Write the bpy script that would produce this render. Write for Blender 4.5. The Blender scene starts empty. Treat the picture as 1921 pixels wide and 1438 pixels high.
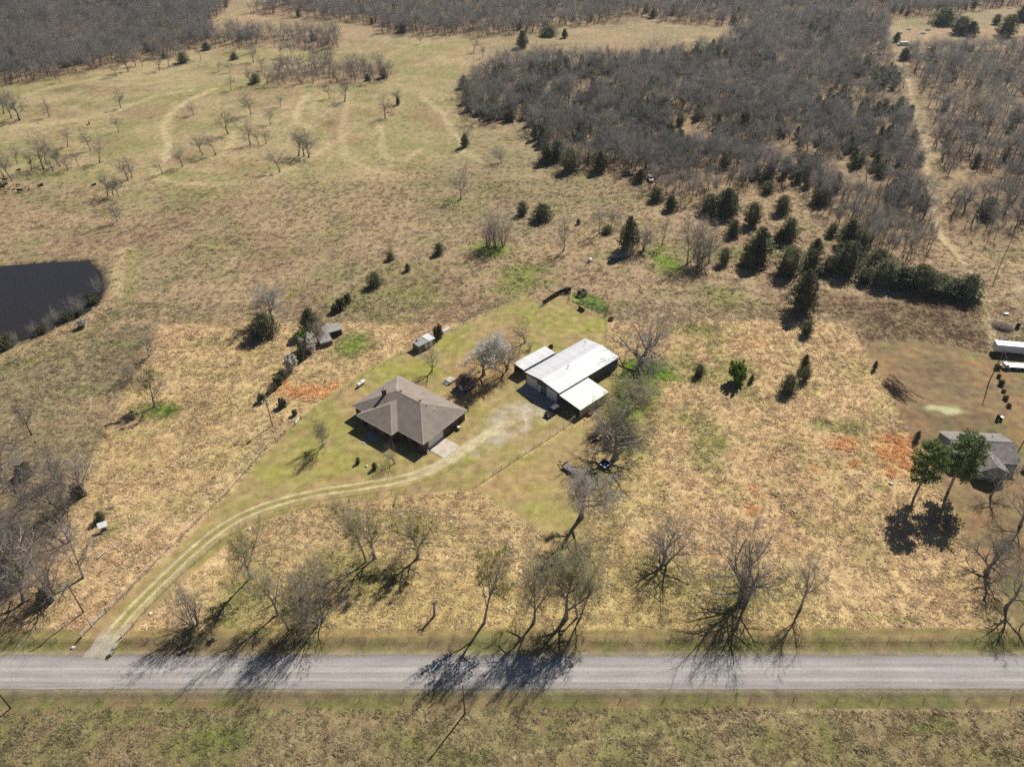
import bpy, bmesh, math, random
import numpy as np
from mathutils import Vector, Matrix

# ------------------------------------------------------------------ camera, sky, sun, exposure
SC = bpy.context.scene
COL = SC.collection
FPX, PITCH, CAMH, CX, CY = 1370.0, math.radians(36.9), 118.0, 960.5, 719.0   # photo: 1921 px wide
cam_d = bpy.data.cameras.new('camera'); cam = bpy.data.objects.new('camera', cam_d); COL.objects.link(cam)
cam_d.sensor_width = 36.0; cam_d.lens = FPX/1921.0*36.0
cam_d.clip_start = 1.0; cam_d.clip_end = 9000.0
cam.location = (0, 0, CAMH); cam.rotation_euler = (math.radians(90)-PITCH, 0, 0)
SC.camera = cam

SUN_AZ, SUN_EL = math.radians(55.4), math.radians(42.0)
w = bpy.data.worlds.new('World'); SC.world = w; w.use_nodes = True
nt = w.node_tree; bg = nt.nodes['Background']
sky = nt.nodes.new('ShaderNodeTexSky'); sky.sky_type = 'NISHITA'; sky.sun_disc = False
sky.sun_elevation = SUN_EL; sky.sun_rotation = math.pi/2-SUN_AZ; sky.air_density = 0.6; sky.dust_density = 0.2
nt.links.new(sky.outputs[0], bg.inputs[0]); bg.inputs[1].default_value = 0.05
sun_d = bpy.data.lights.new('sun', 'SUN'); sun = bpy.data.objects.new('sun', sun_d); COL.objects.link(sun)
sun_d.energy = 5.0; sun_d.angle = math.radians(0.53); sun_d.color = (1.0, 0.955, 0.89)
sdir = Vector((math.cos(SUN_EL)*math.cos(SUN_AZ), math.cos(SUN_EL)*math.sin(SUN_AZ), math.sin(SUN_EL)))
sun.rotation_euler = sdir.to_track_quat('Z', 'Y').to_euler(); sun.location = (60, 60, 200)
vs = SC.view_settings; vs.view_transform = 'Standard'; vs.look = 'None'; vs.exposure = 0.52; vs.gamma = 1.0; vs.use_curve_mapping = False
SC.render.engine = 'CYCLES'
cy = SC.cycles; cy.max_bounces = 4; cy.diffuse_bounces = 2; cy.glossy_bounces = 2; cy.transmission_bounces = 2
cy.transparent_max_bounces = 4; cy.volume_bounces = 0; cy.use_denoising = False
cy.sample_clamp_indirect = 4.0; cy.caustics_reflective = False; cy.caustics_refractive = False

# ------------------------------------------------------------------ photo pixel -> place on the ground
cP, sP = math.cos(PITCH), math.sin(PITCH)
def P(u, v, z=0.0):
    x = (u-CX)/FPX; y = -(v-CY)/FPX
    dy, dz = cP+y*sP, -sP+y*cP
    t = (z-CAMH)/dz
    return np.array((x*t, dy*t, z))
def top_height(v, vt):            # height of an upright thing that stands at row v and ends at row vt
    p = P(CX, v)
    y = -(vt-CY)/FPX
    k = p[1]/(cP+y*sP)
    return CAMH+(-sP+y*cP)*k
def mpp(v):                       # metres per photo pixel across, for things standing at row v
    p = P(CX, v); return (p[1]*cP+CAMH*sP)/FPX
def WP(*px): return np.array([P(u, v)[:2] for u, v in px])

# ------------------------------------------------------------------ noise (numpy)
def _h(ix, iy, s):
    n = (ix*374761393+iy*668265263+s*1274126177) & 0x7fffffff
    n = ((n ^ (n >> 13))*1274126177) & 0x7fffffff
    return ((n ^ (n >> 16)) & 0xffff)/65535.0
def vnoise(x, y, s=0):
    ix = np.floor(x).astype(np.int64); iy = np.floor(y).astype(np.int64)
    fx = x-ix; fy = y-iy; fx = fx*fx*(3-2*fx); fy = fy*fy*(3-2*fy)
    a = _h(ix, iy, s); b = _h(ix+1, iy, s); c = _h(ix, iy+1, s); d = _h(ix+1, iy+1, s)
    return (a*(1-fx)+b*fx)*(1-fy)+(c*(1-fx)+d*fx)*fy
def fbm(x, y, s=0, o=4):
    t = 0; a = 0.5; q = 0
    for i in range(o):
        t = t+a*vnoise(x*2**i+17.3*i, y*2**i-9.1*i, s+i*7); q += a; a *= 0.5
    return t/q
def sstep(a, b, x):
    t = np.clip((x-a)/(b-a), 0, 1); return t*t*(3-2*t)
def seg_dist(X, Y, a, b):
    ax, ay = a; bx, by = b; dx, dy = bx-ax, by-ay
    t = np.clip(((X-ax)*dx+(Y-ay)*dy)/(dx*dx+dy*dy+1e-9), 0, 1)
    return np.hypot(X-ax-t*dx, Y-ay-t*dy)
def poly_sd(X, Y, poly):
    d = np.full(X.shape, 1e9); inside = np.zeros(X.shape, bool); n = len(poly)
    for i in range(n):
        a, b = poly[i], poly[(i+1) % n]
        d = np.minimum(d, seg_dist(X, Y, a, b))
        c = ((a[1] > Y) != (b[1] > Y))
        with np.errstate(divide='ignore', invalid='ignore'):
            xi = (b[0]-a[0])*(Y-a[1])/(b[1]-a[1]+1e-12)+a[0]
        inside ^= c & (X < xi)
    return np.where(inside, -d, d)
def bbox_sel(X, Y, pts, m):
    lo = pts.min(0)-m; hi = pts.max(0)+m
    return (X > lo[0]) & (X < hi[0]) & (Y > lo[1]) & (Y < hi[1])
def poly_mask(X, Y, poly, soft=1.0):
    out = np.zeros(X.shape); s = bbox_sel(X, Y, poly, soft+1)
    if s.any(): out[s] = sstep(soft, -soft, poly_sd(X[s], Y[s], poly))
    return out
def line_mask(X, Y, pts, wd, soft):
    out = np.zeros(X.shape); s = bbox_sel(X, Y, pts, wd+soft+1)
    if s.any():
        d = np.full(s.sum(), 1e9)
        for i in range(len(pts)-1): d = np.minimum(d, seg_dist(X[s], Y[s], pts[i], pts[i+1]))
        out[s] = sstep(wd+soft, wd-soft, d)
    return out
def blob_mask(X, Y, u, v, ru, rv, hard=0.6):
    c = P(u, v); rx = ru*mpp(v); ry = 0.5*abs(P(u, v-rv)[1]-P(u, v+rv)[1])
    r = np.hypot((X-c[0])/rx, (Y-c[1])/ry)
    return sstep(1.0+(1-hard), hard, r)

# ------------------------------------------------------------------ colour
KEXP = 1.42
def lin(c): c = c/255.0; return c/12.92 if c <= 0.04045 else ((c+0.055)/1.055)**2.4
def A(r, g, b): return np.array((lin(r), lin(g), lin(b)))/KEXP     # surface colour of a photo colour seen in full sun
def mixc(C, c, m): return C*(1-m[:, None])+np.asarray(c)*m[:, None]

# ------------------------------------------------------------------ materials
MAT = {}
def new_mat(name):
    m = bpy.data.materials.new(name); m.use_nodes = True
    n = m.node_tree; b = n.nodes['Principled BSDF']; MAT[name] = m
    return m, n, b
def N(n, t, **kw):
    x = n.nodes.new(t)
    for k, v in kw.items(): setattr(x, k, v)
    return x
def noise_mat(name, col, col2=None, scale=2.0, rough=0.85, detail=4, stretch=(1, 1, 1), spec=0.25, metal=0.0, bump=0.0, rnd=0.0, lo=0.35, hi=0.65, rand_island=0.0, transl=0.0):
    m, n, b = new_mat(name)
    col = np.asarray(col, float); col2 = col*0.75 if col2 is None else np.asarray(col2, float)
    tc = N(n, 'ShaderNodeTexCoord'); mp = N(n, 'ShaderNodeMapping'); mp.inputs['Scale'].default_value = stretch
    nz = N(n, 'ShaderNodeTexNoise'); nz.inputs['Scale'].default_value = scale; nz.inputs['Detail'].default_value = detail
    n.links.new(tc.outputs['Object'], mp.inputs[0]); n.links.new(mp.outputs[0], nz.inputs['Vector'])
    rp = N(n, 'ShaderNodeValToRGB'); rp.color_ramp.elements[0].position = lo; rp.color_ramp.elements[1].position = hi
    rp.color_ramp.elements[0].color = (*col2, 1); rp.color_ramp.elements[1].color = (*col, 1)
    n.links.new(nz.outputs['Fac'], rp.inputs[0]); out = rp.outputs[0]
    def vary(src, amt, out):
        mr = N(n, 'ShaderNodeMapRange'); mr.inputs['To Min'].default_value = 1-amt; mr.inputs['To Max'].default_value = 1+amt
        n.links.new(src, mr.inputs[0]); mx = N(n, 'ShaderNodeVectorMath', operation='MULTIPLY')
        n.links.new(out, mx.inputs[0]); n.links.new(mr.outputs[0], mx.inputs[1]); return mx.outputs[0]
    if rnd: out = vary(N(n, 'ShaderNodeObjectInfo').outputs['Random'], rnd, out)
    if rand_island: out = vary(N(n, 'ShaderNodeNewGeometry').outputs['Random Per Island'], rand_island, out)
    n.links.new(out, b.inputs['Base Color'])
    b.inputs['Roughness'].default_value = rough; b.inputs['Metallic'].default_value = metal
    b.inputs['Specular IOR Level'].default_value = spec
    if bump:
        bp = N(n, 'ShaderNodeBump'); bp.inputs['Strength'].default_value = bump; bp.inputs['Distance'].default_value = 0.05
        n.links.new(nz.outputs['Fac'], bp.inputs['Height']); n.links.new(bp.outputs[0], b.inputs['Normal'])
    if transl:
        tr = N(n, 'ShaderNodeBsdfTranslucent'); n.links.new(out, tr.inputs[0])
        ms = N(n, 'ShaderNodeMixShader'); ms.inputs[0].default_value = transl
        o = n.nodes['Material Output']; n.links.new(b.outputs[0], ms.inputs[1]); n.links.new(tr.outputs[0], ms.inputs[2]); n.links.new(ms.outputs[0], o.inputs[0])
    return m

# ------------------------------------------------------------------ mesh helpers
class MB:
    def __init__(s): s.v = []; s.f = []
    def add(s, vs_, fs): o = len(s.v); s.v += [tuple(p) for p in vs_]; s.f += [tuple(i+o for i in f) for f in fs]; return s
    def box(s, x0, x1, y0, y1, z0, z1):
        return s.add([(x0,y0,z0),(x1,y0,z0),(x1,y1,z0),(x0,y1,z0),(x0,y0,z1),(x1,y0,z1),(x1,y1,z1),(x0,y1,z1)],
                     [(3,2,1,0),(4,5,6,7),(0,1,5,4),(1,2,6,5),(2,3,7,6),(3,0,4,7)])
    def cbox(s, c, d): return s.box(c[0]-d[0]/2, c[0]+d[0]/2, c[1]-d[1]/2, c[1]+d[1]/2, c[2]-d[2]/2, c[2]+d[2]/2)
    def prism(s, poly, z0, z1, ztop=None):
        n = len(poly); zt = ztop or [z1]*n
        return s.add([(x, y, z0) for x, y in poly]+[(x, y, zt[i]) for i, (x, y) in enumerate(poly)],
                     [tuple(range(n-1, -1, -1)), tuple(range(n, 2*n))]+[(i, (i+1) % n, n+(i+1) % n, n+i) for i in range(n)])
    def loft(s, rings, cap=True):     # rings: lists of equal length
        n = len(rings[0]); fs = []
        for k in range(len(rings)-1):
            for i in range(n): fs.append((k*n+i, k*n+(i+1) % n, (k+1)*n+(i+1) % n, (k+1)*n+i))
        if cap: fs += [tuple(range(n-1, -1, -1)), tuple((len(rings)-1)*n+i for i in range(n))]
        return s.add([p for r in rings for p in r], fs)
    def tube(s, a, b, r0, r1=None, n=6):
        r1 = r0 if r1 is None else r1
        a = Vector(a); b = Vector(b); d = (b-a).normalized()
        q = Vector((0, 0, 1)) if abs(d.z) < 0.9 else Vector((1, 0, 0)); e1 = d.cross(q).normalized(); e2 = d.cross(e1)
        R = lambda c, r: [tuple(c+e1*(r*math.cos(2*math.pi*i/n))+e2*(r*math.sin(2*math.pi*i/n))) for i in range(n)][::-1]
        return s.loft([R(a, r0), R(b, r1)])
    def lathe(s, prof, n=12, c=(0, 0)):
        return s.loft([[(c[0]+r*math.cos(2*math.pi*i/n), c[1]+r*math.sin(2*math.pi*i/n), z) for i in range(n)] for r, z in prof])
    def poly3(s, pts): return s.add(pts, [tuple(range(len(pts)))])
    def mesh(s, name, mat=None, smooth=False):
        m = bpy.data.meshes.new(name); m.from_pydata(s.v, [], s.f); m.update()
        if mat: m.materials.append(MAT[mat] if isinstance(mat, str) else mat)
        if smooth: m.polygons.foreach_set('use_smooth', [True]*len(m.polygons))
        return m
def link(name, data, parent=None, loc=(0, 0, 0), rotz=0.0):
    o = bpy.data.objects.new(name, data); COL.objects.link(o)
    o.location = [float(c) for c in loc]; o.rotation_euler = (0, 0, float(rotz))
    if parent: o.parent = parent
    return o
def tag(o, label, cat, group=None):
    o['label'] = label; o['category'] = cat
    if group: o['group'] = group
    return o
def thing(name, label, cat, loc=(0, 0, 0), rotz=0.0, group=None):
    return tag(link(name, None, None, loc, rotz), label, cat, group)
def part(name, mb, mat, parent, smooth=False, loc=(0, 0, 0), rotz=0.0):
    return link(name, mb.mesh(name, mat, smooth), parent, loc, rotz)
def fast_mesh(name, verts, faces, mat=None, smooth=False):
    """verts (N,3), faces (M,k) equal-sided"""
    verts = np.asarray(verts, np.float32); faces = np.asarray(faces, np.int32); k = faces.shape[1]
    m = bpy.data.meshes.new(name); m.vertices.add(len(verts)); m.vertices.foreach_set('co', verts.ravel())
    m.loops.add(faces.size); m.loops.foreach_set('vertex_index', faces.ravel())
    m.polygons.add(len(faces)); m.polygons.foreach_set('loop_start', np.arange(0, faces.size, k, dtype=np.int32))
    if smooth: m.polygons.foreach_set('use_smooth', np.ones(len(faces), bool))
    m.update(calc_edges=True)
    if mat: m.materials.append(MAT[mat])
    return m
def set_cols(m, name, C):
    a = m.attributes.new(name, 'FLOAT_COLOR', 'POINT'); q = np.ones((len(C), 4), np.float32); q[:, :3] = C; a.data.foreach_set('color', q.ravel())
def set_f(m, name, F): a = m.attributes.new(name, 'FLOAT', 'POINT'); a.data.foreach_set('value', np.asarray(F, np.float32))
UNIT = {}
def rod(name, a, b, r, mat, parent, n=6):     # a bar between two points; all rods of one material share a mesh
    key = (mat, n)
    if key not in UNIT:
        UNIT[key] = MB().tube((0, 0, 0), (0, 0, 1), 1, 1, n).mesh('rod_'+mat, mat)
    a = Vector([float(c) for c in a]); b = Vector([float(c) for c in b]); d = b-a
    o = bpy.data.objects.new(name, UNIT[key]); COL.objects.link(o); o.parent = parent
    o.location = a; o.rotation_mode = 'QUATERNION'; o.rotation_quaternion = d.to_track_quat('Z', 'Y'); o.scale = (r, r, d.length)
    return o

# ================================================================== THE GROUND
PROP = WP((5,1198),(298,607),(1592,601),(1920,1198))
PROP_WIDE = WP((-500,1500),(180,598),(1720,590),(2500,1500))
LAWN = WP((150,1196),(205,1140),(330,1030),(430,925),(553,792),(640,720),(700,686),(765,655),(800,640),(870,605),(990,551),(1022,570),(1050,553),(1066,560),(1068,565),(1139,598),(1139,640),(1166,690),(1150,730),(1118,765),(1080,792),(893,913),(800,926),(640,938),(560,955),(470,985),(380,1055),(300,1130),(240,1196))
LAWN2 = WP((893,914),(1082,796),(1120,798),(1130,830),(1075,900),(1085,965),(1075,1000),(1040,1010),(995,985),(945,945),(910,925))
PEN = WP((1067,566),(1075,548),(1100,548),(1130,560),(1144,575),(1140,592))
YARD_R = WP((1622,650),(1660,643),(1760,640),(1850,662),(1880,640),(2000,640),(2100,1400),(1980,1260),(1921,1196),(1680,760))
SCRUB_R = WP((1520,535),(1640,560),(1830,545),(1850,640),(1840,665),(1740,645),(1625,645),(1595,600),(1530,580))
PAST_L = WP((-300,150),(60,150),(250,120),(400,80),(520,90),(640,80),(760,65),(880,75),(880,160),(860,250),(880,300),(700,330),(560,330),(450,360),(300,360),(250,390),(60,330),(-300,340))
POND = WP((-260,520),(-90,500),(0,497),(90,490),(165,487),(188,508),(196,538),(182,572),(140,600),(80,622),(0,648),(-100,690),(-260,730))
DAM = WP((232,470),(222,520),(212,556),(165,596),(80,640),(0,672),(-110,720))
ROAD_N, ROAD_S = P(960,1229.5)[1], P(960,1292.5)[1]
F_A = WP((-260,-44),(-260,172),(0,160),(80,150),(130,140),(200,125),(260,118),(340,105),(385,78),(400,45),(430,10),(445,-44))
F_B1 = WP((370,84),(400,66),(470,64),(560,66),(640,74),(640,92),(560,90),(480,87),(400,92))
F_B2 = WP((470,25),(510,5),(640,-44),(2200,-44),(2200,12),(1921,14),(1700,34),(1400,48),(1290,45),(1180,40),(1060,52),(1000,62),(900,70),(800,66),(720,62),(715,47),(640,42),(560,32))
F_D = WP((500,160),(520,142),(560,126),(620,112),(680,118),(735,135),(735,148),(680,155),(600,160))
F_C = WP((862,185),(875,165),(905,140),(960,114),(1000,112),(1080,118),(1150,112),(1250,110),(1330,98),(1395,66),(1425,44),(1560,38),(1665,40),(1655,100),(1685,140),(1698,190),(1715,240),(1735,300),(1750,360),(1752,430),(1738,470),(1700,490),(1640,480),(1600,460),(1560,420),(1530,380),(1505,345),(1420,345),(1340,375),(1260,385),(1225,358),(1200,332),(1130,322),(1030,306),(1005,262),(990,222),(960,232),(905,238),(870,208))
F_E = WP((1725,150),(1700,105),(1780,92),(2200,80),(2200,415),(1921,415),(1860,465),(1800,440),(1772,370),(1768,310),(1740,230))
FORESTS = dict(A=(F_A,25.0), B1=(F_B1,30.0), B2=(F_B2,27.0), D=(F_D,34.0), C=(F_C,19.5), E=(F_E,29.0))

GREEN = [ # green spots: u,v,ru,rv,strength
 (280,770,50,16,.8),(640,250,0,0,0),(240,820,40,10,.3),(990,515,55,22,.75),(960,540,40,14,.7),(780,555,60,20,.55),(720,590,60,14,.35),(1340,480,70,16,.4),(1250,490,30,20,.7),(1230,470,40,14,.5),
 (1210,690,60,22,1.0),(1195,725,45,22,.9),(1180,770,50,26,.75),(1170,830,40,40,.75),(1130,900,40,30,.5),(1360,560,60,22,.5),(1330,690,80,35,.55),(1300,800,60,40,.55),(1400,730,50,20,.45),(1320,860,40,20,.45),
 (1570,800,40,14,.5),(1590,810,30,10,.5),(1600,950,45,25,.35),(1660,920,20,10,.4),(1640,1040,40,40,.3),(1690,1170,60,8,.55),(1660,690,40,10,.35),(1300,620,50,14,.6),(1310,640,50,20,.4),(1545,790,20,8,.6),(1345,830,12,14,.6),
 (470,1110,50,30,.6),(430,1150,40,22,.55),(640,1060,60,40,.45),(720,1080,60,40,.45),(780,1020,40,24,.3),(560,1140,60,24,.5),(1120,990,50,30,.4),(1080,1060,70,60,.3),(1250,1080,60,40,.35),(1380,1110,80,40,.45),
 (660,640,30,22,.7),(690,650,30,10,.4),(400,640,40,8,.35),(300,765,30,12,.8),(600,720,0,0,0),(430,830,0,0,0),(205,1000,24,14,.5),(200,960,20,8,.5),
 (920,470,50,14,.65),(850,380,20,6,.8),(615,560,20,8,.4),(560,545,30,14,.4),(650,570,40,14,.35),(590,440,40,10,.2),(380,450,30,6,.35),(560,395,16,7,.5),(400,465,40,20,.25),(450,430,16,5,.5),
 (350,365,60,8,.5),(440,340,50,9,.4),(360,330,60,8,.5),(320,345,30,8,.6),(640,380,60,16,.2),(740,260,50,24,.4),(700,290,40,14,.35),(860,270,20,12,.3),(600,350,70,14,.35),(120,330,90,12,.6),(40,300,60,20,.4),
 (300,1340,110,20,.3),(340,1400,70,30,.5),(760,1390,70,30,.4),(700,1320,80,16,.4),(1200,1320,200,14,.3),(1750,1360,60,16,.55),(1850,1420,80,20,.35),(1500,1400,120,30,.3),(1420,1380,50,20,.35),(420,1380,60,26,.5),(860,1420,60,20,.4),(200,1300,200,5,.4),(900,1302,400,4,.6),(1400,1304,400,4,.6),
 (1760,660,60,12,.4),(1650,665,30,10,.3),(1880,740,24,30,.4),(1860,700,20,20,.3),(1890,850,30,30,.3),
]
LAWNGREEN = [(610,800,60,26,.5),(560,850,30,20,.9),(500,880,40,22,.6),(530,900,30,14,.7),(640,870,60,24,.7),(700,700,60,24,.6),(760,700,50,20,.7),(840,640,50,20,.6),(800,690,24,12,.9),(1000,650,30,16,.7),(1080,612,60,16,.8),(1120,605,20,12,.9),(1010,590,50,14,.4),(1050,600,50,14,.4),(930,840,30,14,.6),(880,860,30,12,.7),(900,800,20,20,.6),(1000,800,30,16,.4),(970,870,50,12,.6),(900,760,26,14,.4),(620,880,30,10,.6),(300,1085,20,30,.4),(350,1010,24,20,.3),(980,860,30,8,.6),(900,890,40,10,.5),(540,960,50,6,.6),(950,960,20,12,.7),(1000,910,40,10,.4),(1050,970,50,20,.6),(1020,950,50,24,.4),(250,1140,20,14,.5)]
PALE_LINES = [ # worn pale tracks on the pasture (photo pixels, half width m, strength)
 ([(292,330),(312,290),(318,262),(306,242),(322,212),(352,190),(400,168)],1.5,.75),
 ([(292,330),(330,346),(400,348),(470,342),(540,318),(600,286),(650,250)],1.6,.45),
 ([(575,178),(556,205),(552,226),(580,240)],1.6,.65),([(600,180),(585,200),(588,215)],1.3,.4),
 ([(655,170),(650,200),(640,240),(650,300),(720,325),(745,328)],1.6,.4),([(712,235),(716,270),(722,296),(760,300),(790,280)],1.4,.45),
 ([(790,180),(830,215),(845,240),(862,262),(868,285)],1.4,.5),([(868,285),(890,296),(900,305)],1.5,.5),
 ([(440,250),(430,275),(425,290)],1.3,.45),([(520,85),(500,88),(520,100),(640,135)],2.0,.35),
 ([(0,240),(60,235),(150,225),(220,205),(300,180),(360,170)],2.2,.4),([(0,200),(90,165),(200,145),(260,150)],2.4,.35),
 ([(1000,480),(960,440),(860,420),(820,440),(700,505),(640,545),(560,600),(520,640),(490,700),(485,760)],0.9,.3),
 ([(228,468),(222,500),(218,530),(212,555)],1.3,.8),([(206,560),(160,597),(80,640),(10,668)],0.8,.4),
 ([(360,660),(335,690),(310,725)],0.35,.5),([(620,330),(500,420),(460,470),(420,500)],0.8,.15),
 ([(1705,150),(1708,190),(1722,240),(1732,290),(1745,340),(1752,400),(1765,440),(1800,480),(1830,520),(1850,570),(1860,620),(1870,650)],1.1,.7),
 ([(1722,240),(1735,270),(1745,300)],2.8,.5),([(1850,570),(1880,550),(1921,540),(1960,530)],1.0,.6),([(1905,560),(1930,600),(1960,640)],1.4,.5),
 ([(1705,150),(1690,120),(1700,80),(1760,60),(1850,75),(1921,65)],2.0,.5),
 ([(1540,540),(1570,580),(1610,640)],0.3,.5),([(1552,538),(1585,580),(1625,640)],0.3,.5),
 ([(1660,640),(1670,615),(1700,600),(1740,605)],0.3,.4),([(1690,600),(1660,605),(1645,625)],0.3,.4),
 ([(480,800),(500,815),(470,850),(440,880),(380,935),(330,985)],1.3,.5),([(500,760),(470,820)],1.0,.4),
 ([(160,1070),(230,1010),(300,955)],0.25,.4),([(820,790),(860,770),(890,742)],0.6,.35),
 ([(1921,1330),(1600,1330),(1450,1335),(1300,1365),(1150,1380),(1060,1400),(960,1420)],0.22,.45),([(1600,1330),(1680,1342),(1740,1345)],0.2,.4),
]
DARK_SPOTS = [(140,165,50,9,.55),(90,210,24,8,.4),(125,214,16,6,.4),(170,200,16,5,.3),(380,128,30,5,.4),(400,140,14,4,.4),(335,146,8,2,.4),(612,230,10,4,.5),
 (430,690,8,20,.35),(360,775,5,24,.35),(300,900,50,4,.35),(345,830,5,20,.35),(830,545,0,0,0),(1260,85,30,8,.3),(900,330,0,0,0),
 (1700,790,70,20,.35),(1820,790,60,20,.4),(1760,700,60,16,.3),(1790,690,20,10,.35),(1760,1000,80,60,.2)]
ORANGE = [(1690,850,38,30,.95),(1670,880,18,10,.7),(1582,832,28,11,.65),(1605,868,16,7,.45),(1530,880,7,7,.6),(1410,955,16,6,.55),(1415,920,6,6,.5),(1700,830,30,12,.8),(580,735,50,11,.95),(525,725,20,10,.5),(640,725,20,10,.4),
 (1405,640,50,12,.5),(1480,630,16,10,.4),(1420,650,20,8,.5),(1565,555,14,14,.4),(1790,615,30,10,.35),(1850,655,20,8,.35),(150,1385,20,16,.35),(185,1380,16,12,.4),(1100,1380,40,20,.25),(1080,1370,30,12,.3),(1830,670,20,8,.3),(625,745,12,6,.3)]
PALEGREEN = [(1765,770,34,7,.85),(1750,766,20,5,.5)]
BROWNPATCH = [(905,700,50,28,.6),(960,690,30,20,.5),(870,690,30,20,.4),(1330,500,0,0,0),(950,905,60,30,.35),(1040,880,40,30,.3),(600,870,30,10,.35),(560,820,16,10,.3),(720,830,30,12,.3),(1680,700,60,30,.3),(1760,720,60,24,.35),(890,730,30,14,.45)]
RUBBLE_CLEAR = WP((1680,62),(1720,50),(1790,46),(1921,52),(1990,60),(1990,80),(1800,78),(1700,84))

_ridx = [(0,0,0,0,0)]
def height(X, Y):
    X = np.asarray(X, float); Y = np.asarray(Y, float)
    flat = poly_mask(X, Y, PROP_WIDE, 14.0); flat = np.maximum(flat, sstep(112, 100, Y))
    z = (fbm(X/45, Y/45, 3, 3)-0.5)*1.6*(1-flat)
    d = line_mask(X, Y, DAM, 1.2, 5.5); z = z*(1-0.8*d)+1.1*d
    bz = poly_mask(X, Y, POND, 2.0); z = z*(1-bz)-1.3*bz
    z = z-0.22*sstep(1.6, .6, np.abs(Y-(ROAD_N+2.0)))-0.2*sstep(1.4, .5, np.abs(Y-(ROAD_S-1.9)))
    return z
def hz(x, y): return float(height(np.array([x]), np.array([y]))[0])
def G(u, v):
    p = P(u, v); p[2] = hz(p[0], p[1]); return p

def forest_mask(X, Y, soft=4.0):
    m = np.zeros(X.shape)
    for k, (pl, _) in FORESTS.items(): m = np.maximum(m, poly_mask(X, Y, pl, soft))
    return m

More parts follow.
